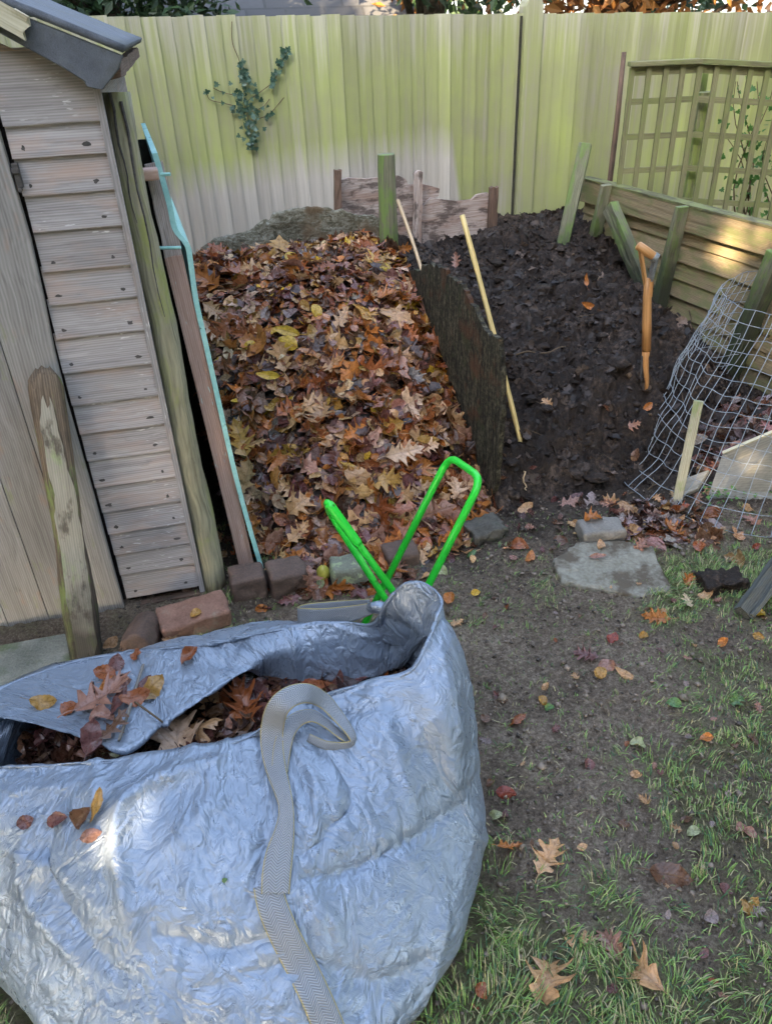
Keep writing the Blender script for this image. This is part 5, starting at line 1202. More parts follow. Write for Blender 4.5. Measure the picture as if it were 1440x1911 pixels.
def ribbon(name, pts, sides, width, parent, sub=6):
    C_ = catmull(pts, sub); S_ = catmull(sides, sub); S_ /= np.linalg.norm(S_, axis=1)[:, None]; n = len(C_); m = 6
    w_ = catmull(np.broadcast_to(np.asarray(width, float), (len(pts),))[:, None]*np.ones((1, 3)), sub)[:, 0]
    L = np.concatenate([[0], np.cumsum(np.linalg.norm(np.diff(C_, axis=0), axis=1))]); V, UVs = [], []
    for k in range(n):
        for j in range(m+1):
            q = j/m; V.append(C_[k]+S_[k]*(q-.5)*w_[k]+np.cross(S_[k], C_[min(k+1, n-1)]-C_[max(k-1, 0)])*0); UVs.append((q, L[k]))
    F = [(k*(m+1)+j, k*(m+1)+j+1, (k+1)*(m+1)+j+1, (k+1)*(m+1)+j) for k in range(n-1) for j in range(m)]
    o = mesh_np(name, V, [np.array(F)], M_STRAP, parent, uv=np.array(UVs)); s_ = o.modifiers.new('thick', 'SOLIDIFY'); s_.thickness = .0022; s_.offset = 0; return o
def on_bag(x, y, lift):
    h = hit(x, y, [T_BAG])
    while h is None: y += 8; h = hit(x, y, [T_BAG])
    d = (CP-h[0]); d /= np.linalg.norm(d); n = h[1] if h[1]@d > 0 else -h[1]
    return h[0]+(n*.5+d*.5)*lift, n
def surf_ribbon(name, L, width):
    pts, nr_ = zip(*[on_bag(x, y, l) for (x, y, l) in L]); pts = np.array(pts); T_ = np.gradient(pts, axis=0); sides = [np.cross(t, n) for t, n in zip(T_, nr_)]
    sides = [s/np.linalg.norm(s) for s in sides]; return ribbon(name, pts, sides, width, bag)
surf_ribbon('strap', [(500, 1650, .008), (508, 1690, .007), (532, 1745, .007), (560, 1800, .007), (586, 1855, .007), (606, 1900, .007), (622, 1940, .007)], .050)
def free_ribbon(L, width, tilt):
    pts = []
    for (x, y, l) in L:
        yr = np.interp(x, [400, 480, 560, 620, 690], [1399, 1371, 1322, 1296, 1276])+12; p, n = on_bag(x, max(y, yr), 0); d = ray(x, y); Y_ = p[1]; q = aty(x, y, Y_) if l > .025 else p
        pts.append(q+(CP-q)/np.linalg.norm(CP-q)*l)
    pts = np.array(pts); T_ = np.gradient(pts, axis=0); vd = [(CP-p)/np.linalg.norm(CP-p) for p in pts]; sides = []
    for t, v_, k in zip(T_, vd, tilt): c = np.cross(t, v_); sides.append(c/np.linalg.norm(c)*math.cos(k)+v_*math.sin(k))
    return ribbon('strap', pts, sides, width, bag)
free_ribbon([(514, 1668, .010), (516, 1630, .011), (522, 1590, .012), (531, 1550, .014), (534, 1510, .017), (527, 1475, .018), (515, 1435, .020), (508, 1395, .024), (508, 1358, .034), (518, 1322, .05), (542, 1300, .06), (574, 1294, .062), (604, 1308, .055), (630, 1336, .042), (650, 1362, .026), (658, 1378, .016), (654, 1388, .010), (636, 1392, .009), (606, 1390, .009), (575, 1376, .009)],
            [.048, .050, .047, .035, .027, .031, .038, .043, .045, .044, .042, .040, .036, .030, .024, .020, .018, .018, .018, .016], [0, 0, 0, .1, .2, .2, .1, .1, .1, .2, .3, .4, .6, .7, .8, .9, .9, .7, .5, .4])
free_ribbon([(522, 1440, .012), (526, 1400, .016), (536, 1364, .024), (556, 1342, .032), (582, 1336, .033), (606, 1348, .028), (630, 1368, .018), (648, 1382, .010)], [.030, .034, .034, .032, .028, .024, .020, .016], [.1, .1, .2, .4, .6, .8, .9, .9])
lp = [(706, 1132, 1.43), (672, 1142, 1.455), (640, 1149, 1.475), (600, 1153, 1.49), (568, 1152, 1.505), (556, 1149, 1.535), (575, 1141, 1.56), (630, 1136, 1.56), (690, 1131, 1.50)]
pts = [aty(*q) for q in lp]; ribbon('strap', pts, [np.array([.05, .22, 1.])]*len(pts), [.028, .040, .050, .052, .052, .050, .045, .045, .040], bag)
mb = MB(); mb.tube([aty(690, 1134, 1.44), aty(704, 1133, 1.425), aty(722, 1136, 1.41)], [.012, .014, .011], 10, rough=.5); mb.build('strap_knot', M_BAG, bag, smooth_=True)

# leaves in the bag
items = []; n, m = 60, 24; V = [(-.37, 1.28, .215)]; th = np.linspace(0, 2*math.pi, n+1)[:-1]
for j in range(1, m+1):
    q = j/m; V += [(-.37+.50*q*math.cos(a), 1.27+.26*q*math.sin(a), (.21-.03*q*q)+.012*perlin([[q*9*math.cos(a), q*9*math.sin(a), 2.]])[0]) for a in th]
F4 = [(1+(j-1)*n+i, 1+j*n+i, 1+j*n+(i+1) % n, 1+(j-1)*n+(i+1) % n) for j in range(1, m) for i in range(n)]; F3 = [(0, 1+i, 1+(i+1) % n) for i in range(n)]
cont = mesh_np('leaf_mould_terrain', V, [np.array(F4), np.array(F3)], M_UNDER, loc=(-.37, 1.27, .15)); tag(cont, kind='structure'); T_CONT = bvh(cont)
for k in range(650):
    a, r_ = RNG.uniform(0, 6.28), math.sqrt(RNG.uniform(0, 1)); x, y = -.37+.47*r_*math.cos(a), 1.26+.24*r_*math.sin(a); kind = random.choice(['oak', 'oval', 'oval', 'maple'])
    items.append((np.array([x, y, .215-.02*r_*r_+RNG.uniform(0, .025)]), ZA+RNG.normal(size=3)*.38, kind, RNG.uniform(.06, .12), RNG.uniform(0, 6.28), colr(['purple', 'brown', 'dark', 'dark', 'dark', 'purple', 'brown', 'rust'])*.75))  # leaf colours dimmed for the shade inside the bag
litter('bag_leaf_litter', items, M_LITTER, 'wet leaves in shade darkened colours filling the grey bag')
BL = [(345, 1385, 'maple', .15, 1.5, 'paletan', 'large pale tan maple leaf standing against the front rim inside the bag', [T_CONT], .05),
      (375, 1395, 'maple', .10, .6, 'tan', 'tan lobed leaf behind the large pale maple leaf inside the bag', [T_CONT], .045),
      (240, 1405, 'oval', .09, .3, 'palegreen', 'olive green leaf at the front rim inside the bag', [T_CONT], .03),
      (615, 1290, 'maple', .12, 2.6, 'rust', 'dark red brown leaf inside the bag behind the looped strap', [T_CONT], .02),
      (460, 1330, 'oak', .14, 2.0, 'rust', 'big rusty oak leaf in the shaded middle of the bag', [T_CONT], .02), (420, 1290, 'oval', .08, 1.0, 'grey', 'small grey leaf in the shaded middle of the bag', [T_CONT], .025),
      (385, 1310, 'oval', .11, 2.5, 'tan', 'curled tan leaf under the folded bag flap', [T_CONT], .02), (100, 1400, 'oval', .08, .4, 'purple', 'purple oval leaf at the left end inside the bag', [T_CONT], .025), (150, 1410, 'oak', .10, .9, 'pink', 'pinkish leaf by the front rim at the left end of the bag', [T_CONT], .03), (60, 1395, 'oval', .08, 2.2, 'brown', 'brown oval leaf at the far left inside the bag', [T_CONT], .02),
      (195, 1312, 'oak', .14, .75, 'pink', 'large pinkish oak leaf on top of the folded bag flap', [T_BAG], .014), (178, 1296, 'oak', .11, .5, 'orange', 'orange oak leaf under the large pinkish leaf on the bag flap', [T_BAG], .006),
      (218, 1243, 'oval', .062, 1.7, 'purple', 'dark purple oval leaf at the top of the leaf group on the bag flap', [T_BAG], .008), (202, 1264, 'oval', .06, 2.8, 'rust', 'rusty leaf just below the dark purple leaf on the bag flap', [T_BAG], .010),
      (222, 1282, 'oval', .058, .2, 'pink', 'pale brown oval leaf in the middle of the leaf group on the bag flap', [T_BAG], .014), (132, 1326, 'round', .045, .9, 'rust', 'small dark red leaf left of the leaf group on the bag flap', [T_BAG], .006),
      (80, 1318, 'oval', .060, .05, 'ochre', 'long orange brown curled leaf at the left of the bag flap', [T_BAG], .010), (258, 1227, 'round', .034, 1.4, 'rust', 'small rust red leaf scrap at the top edge of the bag flap', [T_BAG], .006),
      (355, 1230, 'oval', .055, .9, 'rust', 'single rusty oval leaf on the right of the bag flap', [T_BAG], .006), (287, 1291, 'oval', .075, .8, 'ochre', 'ochre leaf on the folded flap right of the leaf group', [T_BAG], .012),
      (262, 1290, 'slim', .07, 1.2, 'purple', 'narrow dark red leaf pointing up on the folded bag flap', [T_BAG], .010), (250, 1312, 'oval', .07, .3, 'rust', 'dark red leaf at the lower edge of the leaf group on the flap', [T_BAG], .014), (225, 1320, 'slim', .08, 1.3, 'purple', 'dark purple folded leaf in the crease of the bag flap', [T_BAG], .018),
      (190, 1345, 'oval', .06, .1, 'pink', 'brown oval leaf at the bottom of the leaf group on the flap', [T_BAG], .010), (180, 1380, 'oval', .075, 1.4, 'purple', 'purple brown leaf hanging over the lower edge of the flap', [T_BAG, T_CONT], .02), (215, 1370, 'oak', .08, 1.0, 'brown', 'brown scrap hanging from the crease of the bag flap', [T_BAG, T_CONT], .02),
      (50, 1535, 'round', .036, .5, 'purple', 'small red brown leaf on the front of the bag, leftmost of four', [T_BAG], .004), (114, 1534, 'oval', .050, .1, 'purple', 'curled red brown leaf on the front of the bag, second from the left', [T_BAG], .008), (164, 1530, 'round', .050, .9, 'brown', 'dark brown curled leaf beside the yellow strip on the bag front', [T_BAG], .008),
      (171, 1560, 'oval', .045, .3, 'pink', 'small brown leaf just below the dark curled leaf on the bag front', [T_BAG], .008), (191, 1512, 'slim', .072, 1.25, 'ochre', 'narrow yellow leaf standing up on the front of the bag', [T_BAG], .016), (421, 1643, 'round', .012, .5, 'green', 'tiny green leaf scrap on the front of the bag', [T_BAG], .002)]
for (x, y, kd, sz, yw, c, lb, tr, lf) in BL:
    h = hit(x, y, tr)
    if h is None: continue
    d = (CP-h[0])/np.linalg.norm(CP-h[0]); n = h[1] if h[1]@d > 0 else -h[1]
    put_leaf(h[0]+n*lf, n*.85+d*.35, kd, sz*(.88 if y > 1500 else 1), yw, c, lb, jit=.16, vary=.04, lift=.004, zs=2.)
for i, (q, r_, lb) in enumerate((([(268, 1240), (252, 1290), (240, 1330), (222, 1382)], .0035, 'grey twig lying along the crease of the bag flap'), ([(252, 1310), (300, 1345), (330, 1372)], .0022, 'thin dark leaf stalk bridging from the flap into the bag'))):
    pts = []
    for (x, y) in q:
        h = hit(x, y, [T_BAG, T_CONT]); pts.append(h[0]+(CP-h[0])/np.linalg.norm(CP-h[0])*.022)
    mb = MB(); mb.tube(catmull(pts, 5), r_, 6, rough=.3); tag(mb.build('twig', M_STEM if i else M_BLOCK, smooth_=True), lb, 'twig')

# ------------------------------------------------------------------ leaves on the ground
TG = [T_GROUND, T_FLAG]
GL = [(1140, 1762, 'oak', .095, 1.9, 'pink', 'pinkish tan oak leaf in the grass, upper of two near the bottom right'), (1200, 1826, 'oak', .115, 2.3, 'tan', 'large tan oak leaf with pointed lobes in the grass at the bottom right'), (1018, 1835, 'oak', .125, 1.2, 'tan', 'folded brown oak leaf in the grass beside the bag foot'),
 (1245, 1637, 'oval', .105, -.3, 'brown', 'large dark brown curled leaf in the grass at the lower right'), (1020, 1605, 'oak', .105, .9, 'tan', 'torn tan leaf on the mud right of the bag'), (948, 1590, 'oak', .07, .2, 'orange', 'orange brown leaf touching the right side of the bag'), (942, 1480, 'oval', .06, -.2, 'red', 'curled red brown leaf on the mud right of the bag'),
 (966, 1345, 'oval', .065, .2, 'rust', 'cupped rust brown leaf on bare mud right of the bag'), (1095, 1228, 'oak', .085, 2.6, 'purple', 'purplish brown leaf, left one of a small cluster on the mud'), (1132, 1244, 'oval', .075, 2.8, 'pink', 'pinkish brown leaf in the middle of a small cluster on the mud'), (1165, 1262, 'slim', .09, -.7, 'tan', 'ragged tan leaf strip at the right of a small cluster on the mud'), (1118, 1258, 'round', .05, 1., 'ochre', 'small ochre leaf at the bottom of a small cluster on the mud'),
 (1222, 1156, 'oak', .10, 2.9, 'orange', 'long orange brown leaf lying on the mud below the flagstone'), (1198, 1188, 'oval', .04, .3, 'ochre', 'small bright orange leaf on the mud below the long brown leaf'), (1282, 1126, 'oak', .065, 1.7, 'cream', 'small cream star shaped oak leaf with a hole'), (1278, 1090, 'oak', .065, 1., 'orange', 'orange folded leaf at the right tip of the flagstone'),
 (1316, 1114, 'oval', .06, .0, 'tan', 'tan curled leaf at the edge of the dark compost clod'), (1416, 1147, 'oval', .050, .0, 'yellow', 'cupped yellow leaf by the timber end at the right edge'), (1414, 1190, 'oval', .042, -.7, 'ochre', 'small yellow brown leaf below the cupped yellow leaf'), (1350, 1202, 'oval', .045, .5, 'orange', 'small orange and purple leaf on the mud at the right'),
 (1142, 1196, 'round', .048, .8, 'red', 'dark red leaf on the mud above the small leaf cluster'), (1315, 1382, 'oval', .042, .1, 'orange', 'small orange leaf on the lawn right of centre'), (1188, 1394, 'oval', .055, -.4, 'palegreen', 'pale green leaf lying on the mud in the centre right'), (1256, 1314, 'oval', .05, -.3, 'green', 'dark green leaf on the mud, left of the bright green leaf'), (1372, 1308, 'maple', .05, .4, 'green', 'bright green lobed leaf on the mud at the right'),
 (1208, 1504, 'oak', .05, 2., 'tan', 'small tan leaf in sparse grass right of the bag'), (1398, 1692, 'maple', .05, .8, 'ochre', 'small yellow brown leaf in the grass at the right edge'), (1292, 1556, 'oval', .042, .2, 'palegreen', 'small pale green leaf in the thick grass at the right'), (925, 1524, 'oval', .042, .2, 'palegreen', 'pale green oval leaf touching the bag on the mud'), (1013, 1310, 'oval', .042, 1.8, 'ochre', 'small orange leaf on the mud near the bag corner'),
 (1025, 1323, 'oval', .035, .3, 'green', 'small green leaf beside the small orange leaf on the mud'), (880, 1036, 'oval', .052, .3, 'green', 'glossy green oval leaf on the soil by the green tube frame'), (823, 1066, 'oval', .065, -.9, 'palegreen', 'pale green oval leaf leaning on the green tube frame'), (884, 1108, 'oval', .04, .2, 'yellow', 'small yellow leaf on the dark soil right of the bag peak'), (840, 1122, 'round', .055, 1.2, 'orange', 'orange leaf right behind the bag peak'),
 (850, 1165, 'oak', .055, .5, 'tan', 'tan leaf beside the upper right edge of the bag'), (1015, 1282, 'oval', .035, 1.1, 'tan', 'small tan leaf flake on the mud right of the bag'), (965, 1020, 'oval', .09, -.3, 'rust', 'long dark rust leaf on the soil left of the flagstone'), (990, 1045, 'oval', .06, .9, 'orange', 'orange brown leaf at the left end of the flagstone'), (1105, 970, 'oak', .085, .1, 'orange', 'orange brown leaf resting on the small grey stone block'),
 (1195, 1020, 'oak', .08, .9, 'pink', 'pale pink brown oak leaf at the top right of the flagstone'), (1112, 1042, 'slim', .07, .0, 'pink', 'thin pink brown leaf lying on the flagstone'), (1122, 1022, 'oval', .05, 1.3, 'tan', 'small tan leaf on the upper part of the flagstone'), (1255, 1000, 'oak', .12, 1.9, 'orange', 'large orange brown leaf leaning on the foot of the wire mesh'), (1320, 1010, 'maple', .12, .6, 'brown', 'big brown crumpled leaf in the drift at the wire mesh foot'), (1400, 975, 'oak', .09, 2.4, 'pink', 'pinkish brown leaf caught under the wire mesh at the right edge'),
 (1390, 953, 'oval', .07, .1, 'tan', 'light tan curled leaf caught in the wire mesh at the right edge'), (1410, 1021, 'oval', .04, .5, 'red', 'small red leaf on the grass right of the wire mesh'), (366, 1147, 'oval', .048, .6, 'ochre', 'yellow brown leaf lying on the pale brown brick'), (207, 1205, 'oval', .07, 1.2, 'tan', 'tan leaf wedged between the rotten post and the coping brick'), (318, 1187, 'oak', .06, 2.5, 'paletan', 'pale crumpled leaf in front of the pale brown brick'), (486, 1137, 'round', .05, .5, 'orange', 'orange leaf in front of the dark bricks'),
 (625, 1092, 'oak', .12, .3, 'orange', 'big orange brown oak leaf in front of the mossy brick'), (600, 1093, 'oval', .05, 1.6, 'palegreen', 'pale leaf below the yellow green fruit'), (655, 1098, 'oval', .07, 2.2, 'pink', 'pinkish leaf at the right of the leaf clump in front of the mossy brick'), (575, 1075, 'maple', .08, 2.0, 'pink', 'pinkish lobed leaf left of the yellow green fruit')]
bt = [bvh(o) for o in COL.objects if o.name.split('.')[0] in ('brick', 'stone_block')]
for (x, y, kd, sz, yw, c, lb) in GL:
    p, n = on([T_GROUND, T_FLAG, T_SOIL, T_LEAF]+bt, x, y)
    if p is None: continue
    put_leaf(p+n*.004, n*.9+(CP-p)/np.linalg.norm(CP-p)*.30, kd, sz*.88, yw, c, lb, jit=.22, vary=.05, zs=1.9)
for k in range(70):
    x, y = RNG.uniform(880, 1430), RNG.uniform(1080, 1890); p, n = on(TG, x, y)
    if p is None or (p[0]-CB[0])**2+(p[1]-CB[1])**2 < .36: continue
    put_leaf(p+n*.003, n, random.choice(['oval', 'round', 'oak']), RNG.uniform(.016, .036), RNG.uniform(0, 6.28), random.choice(['pink', 'brown', 'tan', 'grey', 'purple', 'rust']), 'small brown leaf scrap trodden into the muddy lawn', 'leaf scraps on the muddy lawn', name='leaf_scrap', lift=.002)

# ------------------------------------------------------------------ grass
def blades(n_try, x0, x1, y0, y1, fdens, hmin, hmax, seed):
    r = np.random.default_rng(seed); x = r.uniform(x0, x1, n_try); y = r.uniform(y0, y1, n_try); cl = fbm(P3(x*22, y*22, 4.), 3)
    d = fdens(x, y)-.05*smooth(1.1, 1.5, y)+.66*cl; keep = r.uniform(0, 1, n_try) < np.clip((d-.40)*.70, .034, .46); x, y = x[keep], y[keep]; d = d[keep]
    out = ((x-CB[0])**2+(y-CB[1])**2 > (RB-.02)**2) & ~((x > -1.7) & (x < -.66) & (y > 1.68)) & ~((np.abs(x-.76) < .16) & (np.abs(y-2.1) < .11))
    return x[out], y[out], d[out], r
bx, by, bd, r = blades(430000, -1.0, 1.75, .42, 2.45, moss_at, .02, .06, 5)
nb = len(bx); zb = gz.reshape(ny, nx)[np.clip(np.searchsorted(gy, by), 0, ny-1), np.clip(np.searchsorted(gx, bx), 0, nx-1)]
near_ = smooth(1.5, .7, by); hgt = r.uniform(.007, .024, nb)*(1+.40*near_)*(0.55+.75*np.clip(bd, 0, 1.1)); yaw = r.uniform(0, 6.28, nb); lean = r.uniform(.3, 2.0, nb)
comb = fbm(P3(bx*6, by*6, 8.), 2)*2.5; yaw = np.where(r.uniform(0, 1, nb) < .5, comb+1., yaw); wd = r.uniform(.0006, .0014, nb)
dirv = np.stack([np.cos(yaw), np.sin(yaw), 0*yaw], 1); sdv = np.stack([-np.sin(yaw), np.cos(yaw), 0*yaw], 1); root = np.stack([bx, by, zb-.002], 1)
def at(q): return root+dirv*(hgt*np.sin(lean*q)*q)[:, None]+ZA*(hgt*q*np.cos(lean*q*.8))[:, None]
V = np.stack([root-sdv*wd[:, None], root+sdv*wd[:, None], at(.5)-sdv*(wd*.9)[:, None], at(.5)+sdv*(wd*.9)[:, None], at(.82)-sdv*(wd*.55)[:, None], at(.82)+sdv*(wd*.55)[:, None], at(1.)], 1).reshape(-1, 3)
k0 = np.arange(nb)[:, None]*7
fq = np.concatenate([k0+np.array([[0, 1, 3, 2]]), k0+np.array([[2, 3, 5, 4]])]); ft = k0+np.array([[4, 5, 6]])
gcol = np.array([.155, .26, .055])*(1+r.normal(size=(nb, 1))*.28); st_ = r.uniform(0, 1, nb)[:, None]
gcol = np.where(st_ < .27, np.array([.34, .30, .15])*(1+r.normal(size=(nb, 1))*.2), gcol); gcol = np.where(st_ > .87, np.array([.045, .12, .045]), gcol); gcol = np.where((st_ > .27) & (st_ < .42), np.array([.22, .28, .09])*(1+r.normal(size=(nb, 1))*.2), gcol)
gr = mesh_np('grass', V, [fq, ft], M_BLADE, loc=(.5, 1.2, 0), attrs={'col': ('POINT', 'FLOAT_COLOR', np.repeat(np.clip(gcol, .005, .6), 7, 0))}); tag(gr, 'sparse green and straw coloured grass growing in the mud', kind='stuff')
# crumbs of soil and tiny litter on the mud
r = np.random.default_rng(8); n = 16000; x, y = r.uniform(-.9, 1.7, n), r.uniform(.5, 2.6, n); z = gz.reshape(ny, nx)[np.clip(np.searchsorted(gy, y), 0, ny-1), np.clip(np.searchsorted(gx, x), 0, nx-1)]
s = r.gamma(1.6, .0015, n)+.0010; base_ = np.array([(1, 0, 0), (-1, 0, 0), (0, 1, 0), (0, -1, 0), (0, 0, .8), (0, 0, -.8)], float); R3 = np.linalg.qr(r.normal(size=(n, 3, 3)))[0]
V = np.einsum('nij,kj->nki', R3, base_)*(s[:, None]*r.uniform(.6, 1.5, (n, 6)))[..., None]*np.array([1, 1, .7])+np.stack([x, y, z+s*.3], 1)[:, None]
tri = np.array([(0, 2, 4), (2, 1, 4), (1, 3, 4), (3, 0, 4), (2, 0, 5), (1, 2, 5), (3, 1, 5), (0, 3, 5)]); cc = np.array([.11, .085, .064])*r.uniform(.25, 2.4, (n, 1)); cc = np.where(r.uniform(0, 1, (n, 1)) < .06, np.array([.22, .17, .12]), cc)
cr = mesh_np('soil_crumbs', V.reshape(-1, 3), [(np.arange(n)[:, None, None]*6+tri[None]).reshape(-1, 3)], M_BLADE, loc=(.5, 1.5, 0), attrs={'col': ('POINT', 'FLOAT_COLOR', np.repeat(cc, 6, 0))}); tag(cr, 'crumbs of soil and litter scattered on the mud', kind='stuff')
r = np.random.default_rng(18); n = 9000; s_, t_ = r.uniform(.0, 1.55, n), r.uniform(-.3, 2.3, n); z = soil_h(s_, t_); pp = OB+s_[:, None]*UA+t_[:, None]*VA+z[:, None]*ZA
s = r.gamma(2., .0017, n)+.0012; R3 = np.linalg.qr(r.normal(size=(n, 3, 3)))[0]; hz = np.array([(lambda h: h[0][2] if h else -1)(down(p[0], p[1], [T_SOIL])) for p in pp])
V = np.einsum('nij,kj->nki', R3, base_)*(s[:, None]*r.uniform(.5, 1.6, (n, 6)))[..., None]+np.stack([pp[:, 0], pp[:, 1], hz+s*.25], 1)[:, None]; cc = np.array([.022, .016, .014])*r.uniform(.4, 2.6, (n, 1)); cc = np.where(r.uniform(0, 1, (n, 1)) < .022, np.array([.20, .14, .09]), cc)
cr = mesh_np('compost_crumbs', V.reshape(-1, 3), [(np.arange(n)[:, None, None]*6+tri[None]).reshape(-1, 3)], M_SCRAP, loc=(1., 3.5, 0), attrs={'col': ('POINT', 'FLOAT_COLOR', np.repeat(cc, 6, 0))}); tag(cr, 'crumbs and clods of dark compost', kind='stuff')

r = np.random.default_rng(28); VV, FF, n0 = [], [], 0
th = np.linspace(0, 2*math.pi, 11)[:-1]; sph = [(0, 0, 1)]+[(math.sin(f)*math.cos(a), math.sin(f)*math.sin(a), math.cos(f)) for f in np.linspace(.35, 2.8, 7) for a in th]+[(0, 0, -1)]; sph = np.array(sph)
sf = [(0, 1+j, 1+(j+1) % 10) for j in range(10)]+[(71, 61+(j+1) % 10, 61+j) for j in range(10)]+[t for k in range(6) for j in range(10) for t in ((1+k*10+j, 11+k*10+j, 11+k*10+(j+1) % 10), (1+k*10+j, 11+k*10+(j+1) % 10, 1+k*10+(j+1) % 10))]; sf = np.array(sf)
for k in range(230):
    q = bay(r.uniform(.03, 1.5), r.uniform(-.25, 2.2)); h = down(q[0], q[1], [T_SOIL])
    if h is None: continue
    sz = r.gamma(3., .0062)+.006; v = sph*(1+.42*fbm(sph*1.7+k*3.3, 3)[:, None])*np.array([1, r.uniform(.6, 1), r.uniform(.25, .5)])*sz; a = r.uniform(0, 6.28)
    VV.append(v@np.array([[math.cos(a), math.sin(a), 0], [-math.sin(a), math.cos(a), 0], [0, 0, 1]])+h[0]+ZA*sz*.15); FF.append(sf+n0); n0 += len(sph)
cd = mesh_np('compost_clods', np.concatenate(VV), [np.concatenate(FF)], M_SOIL, loc=OB); tag(cd, 'matted lumps of dark rotted compost', kind='stuff')
mb = MB()
for k in range(110):
    q = bay(r.uniform(.05, 1.45), r.uniform(-.25, 2.0)); h = down(q[0], q[1], [T_SOIL])
    if h is None: continue
    a = r.uniform(0, 6.28); L = r.uniform(.03, .10); d = np.array([math.cos(a), math.sin(a), r.uniform(-.1, .35)])*L; mb.tube([h[0]-d*.5+ZA*.006, h[0]+ZA*.012+r.normal(size=3)*.004, h[0]+d*.5+ZA*.008], r.uniform(.0008, .0022), 4)
tag(mb.build('plant_fibres', M_STEM), 'thin rotted stalks and roots sticking out of the compost', kind='stuff')

# ------------------------------------------------------------------ ivy on the fence, climber at the trellis, weeds
FN = np.array([FB, -1, 0])/math.hypot(FB, 1)                          # fence normal, towards the viewer
def onf(x, y, off=.03): return onp(x, y, fpt(0, 0)+FN*off, FN)
def ivy_leaf(c, n, size, yaw, V, F, Cc, tone):
    pts = [(0, -.1), (.30, -.28), (.62, -.05), (.36, .18), (.42, .5), (.16, .48), (0, .95), (-.16, .48), (-.42, .5), (-.36, .18), (-.62, -.05), (-.30, -.28)]
    n = n/np.linalg.norm(n); e = ZA*math.cos(yaw)+np.cross(n, ZA)*math.sin(yaw); e = e-n*(e@n); e /= np.linalg.norm(e); x = np.cross(e, n); k = len(V)
    V.append(c+e*.2*size-n*.04*size)
    for (a, b) in pts: V.append(c+x*a*size+e*b*size+n*(.12*abs(a)*size))
    for i in range(12): F.append((k, k+1+i, k+1+(i+1) % 12))
    Cc += [tone]*13
iv = thing('ivy', 'bluish green ivy shoot climbing on the boards of the green fence', 'ivy', onf(470, 280))
stems = [[(433, 40), (434, 80), (447, 115), (453, 160), (458, 200), (466, 240), (470, 276)], [(386, 172), (392, 186), (415, 192), (440, 198)], [(398, 164), (415, 172), (440, 178)], [(470, 208), (490, 200), (503, 185)], [(460, 190), (495, 165), (512, 150), (522, 122), (532, 92)], [(468, 225), (500, 215), (518, 196), (530, 182)]]
mb = MB()
for s_ in stems: mb.tube(catmull([onf(*q, .034) for q in s_], 5), .0022, 5)
mb.build('stem', M_STEM, iv); V, F, Cc = [], [], []
for k in range(190):
    if random.random() < .72:
        q = random.random(); y = 112+165*q; x = np.interp(y, [112, 160, 200, 245, 277], [450, 455, 461, 472, 469])+RNG.normal()*(4 if y < 150 else (15 if y < 255 else 6))
    elif random.random() < .6: q = random.random(); x, y = np.interp(q, [0, 1], [505, 535])+RNG.normal()*3.5, np.interp(q, [0, 1], [158, 90])+RNG.normal()*3
    else: s_ = random.choice(stems[1:]); x, y = random.choice(s_); x += RNG.normal()*5; y += RNG.normal()*4
    ivy_leaf(onf(x, y, .045+.02*random.random()), FN+RNG.normal(size=3)*.35, RNG.uniform(.016, .030), RNG.uniform(1.6, 4.7), V, F, Cc, random.random())
mesh_np('leaves', V, [np.array(F)], M_IVY, iv, smooth_=False, attrs={'col': ('POINT', 'FLOAT', np.array(Cc))})
cp_ = thing('climbing_plant', 'straggly leafy climber growing behind the right half of the trellis', 'climber', (2.0, 4.6, .3))
mb = MB(); V, F, Cc = [], [], []
for k in range(7):
    x0, x1 = RNG.uniform(1320, 1460), RNG.uniform(1310, 1470); pts = [aty(x0+(x1-x0)*q+14*math.sin(q*7+k), 470-(318 if k % 3 else 230)*q, 4.62-.05*(x0-1320)/120) for q in np.linspace(0, 1, 9)]
    mb.tube(pts, [.005-.0004*j for j in range(9)], 5)
    for p in pts:
        for j in range(3): ivy_leaf(p+RNG.normal(size=3)*.045, np.array([0, -1., .4])+RNG.normal(size=3)*.6, RNG.uniform(.018, .040), RNG.uniform(0, 6.28), V, F, Cc, random.random()*.6+.2)
mb.build('stem', M_STEM, cp_); mesh_np('leaves', V, [np.array(F)], M_WEED, cp_, smooth_=False, attrs={'col': ('POINT', 'FLOAT', np.array(Cc))})
V, F, Cc = [], [], []
for k in range(150):
    x, y = random.choice([(1400, 905), (1420, 915), (1330, 930), (1345, 925), (1430, 900)]); p, n = on([T_GROUND], x+RNG.normal()*18, y+RNG.normal()*10)
    if p is not None: ivy_leaf(p+ZA*RNG.uniform(.01, .035), ZA+RNG.normal(size=3)*.4, RNG.uniform(.008, .016), RNG.uniform(0, 6.28), V, F, Cc, random.random())
tag(mesh_np('weeds', V, [np.array(F)], M_WEED, None, loc=(1.3, 2.5, 0), smooth_=False, attrs={'col': ('POINT', 'FLOAT', np.array(Cc))}), 'small bright green weeds in front of the grey plank behind the mesh', kind='stuff')

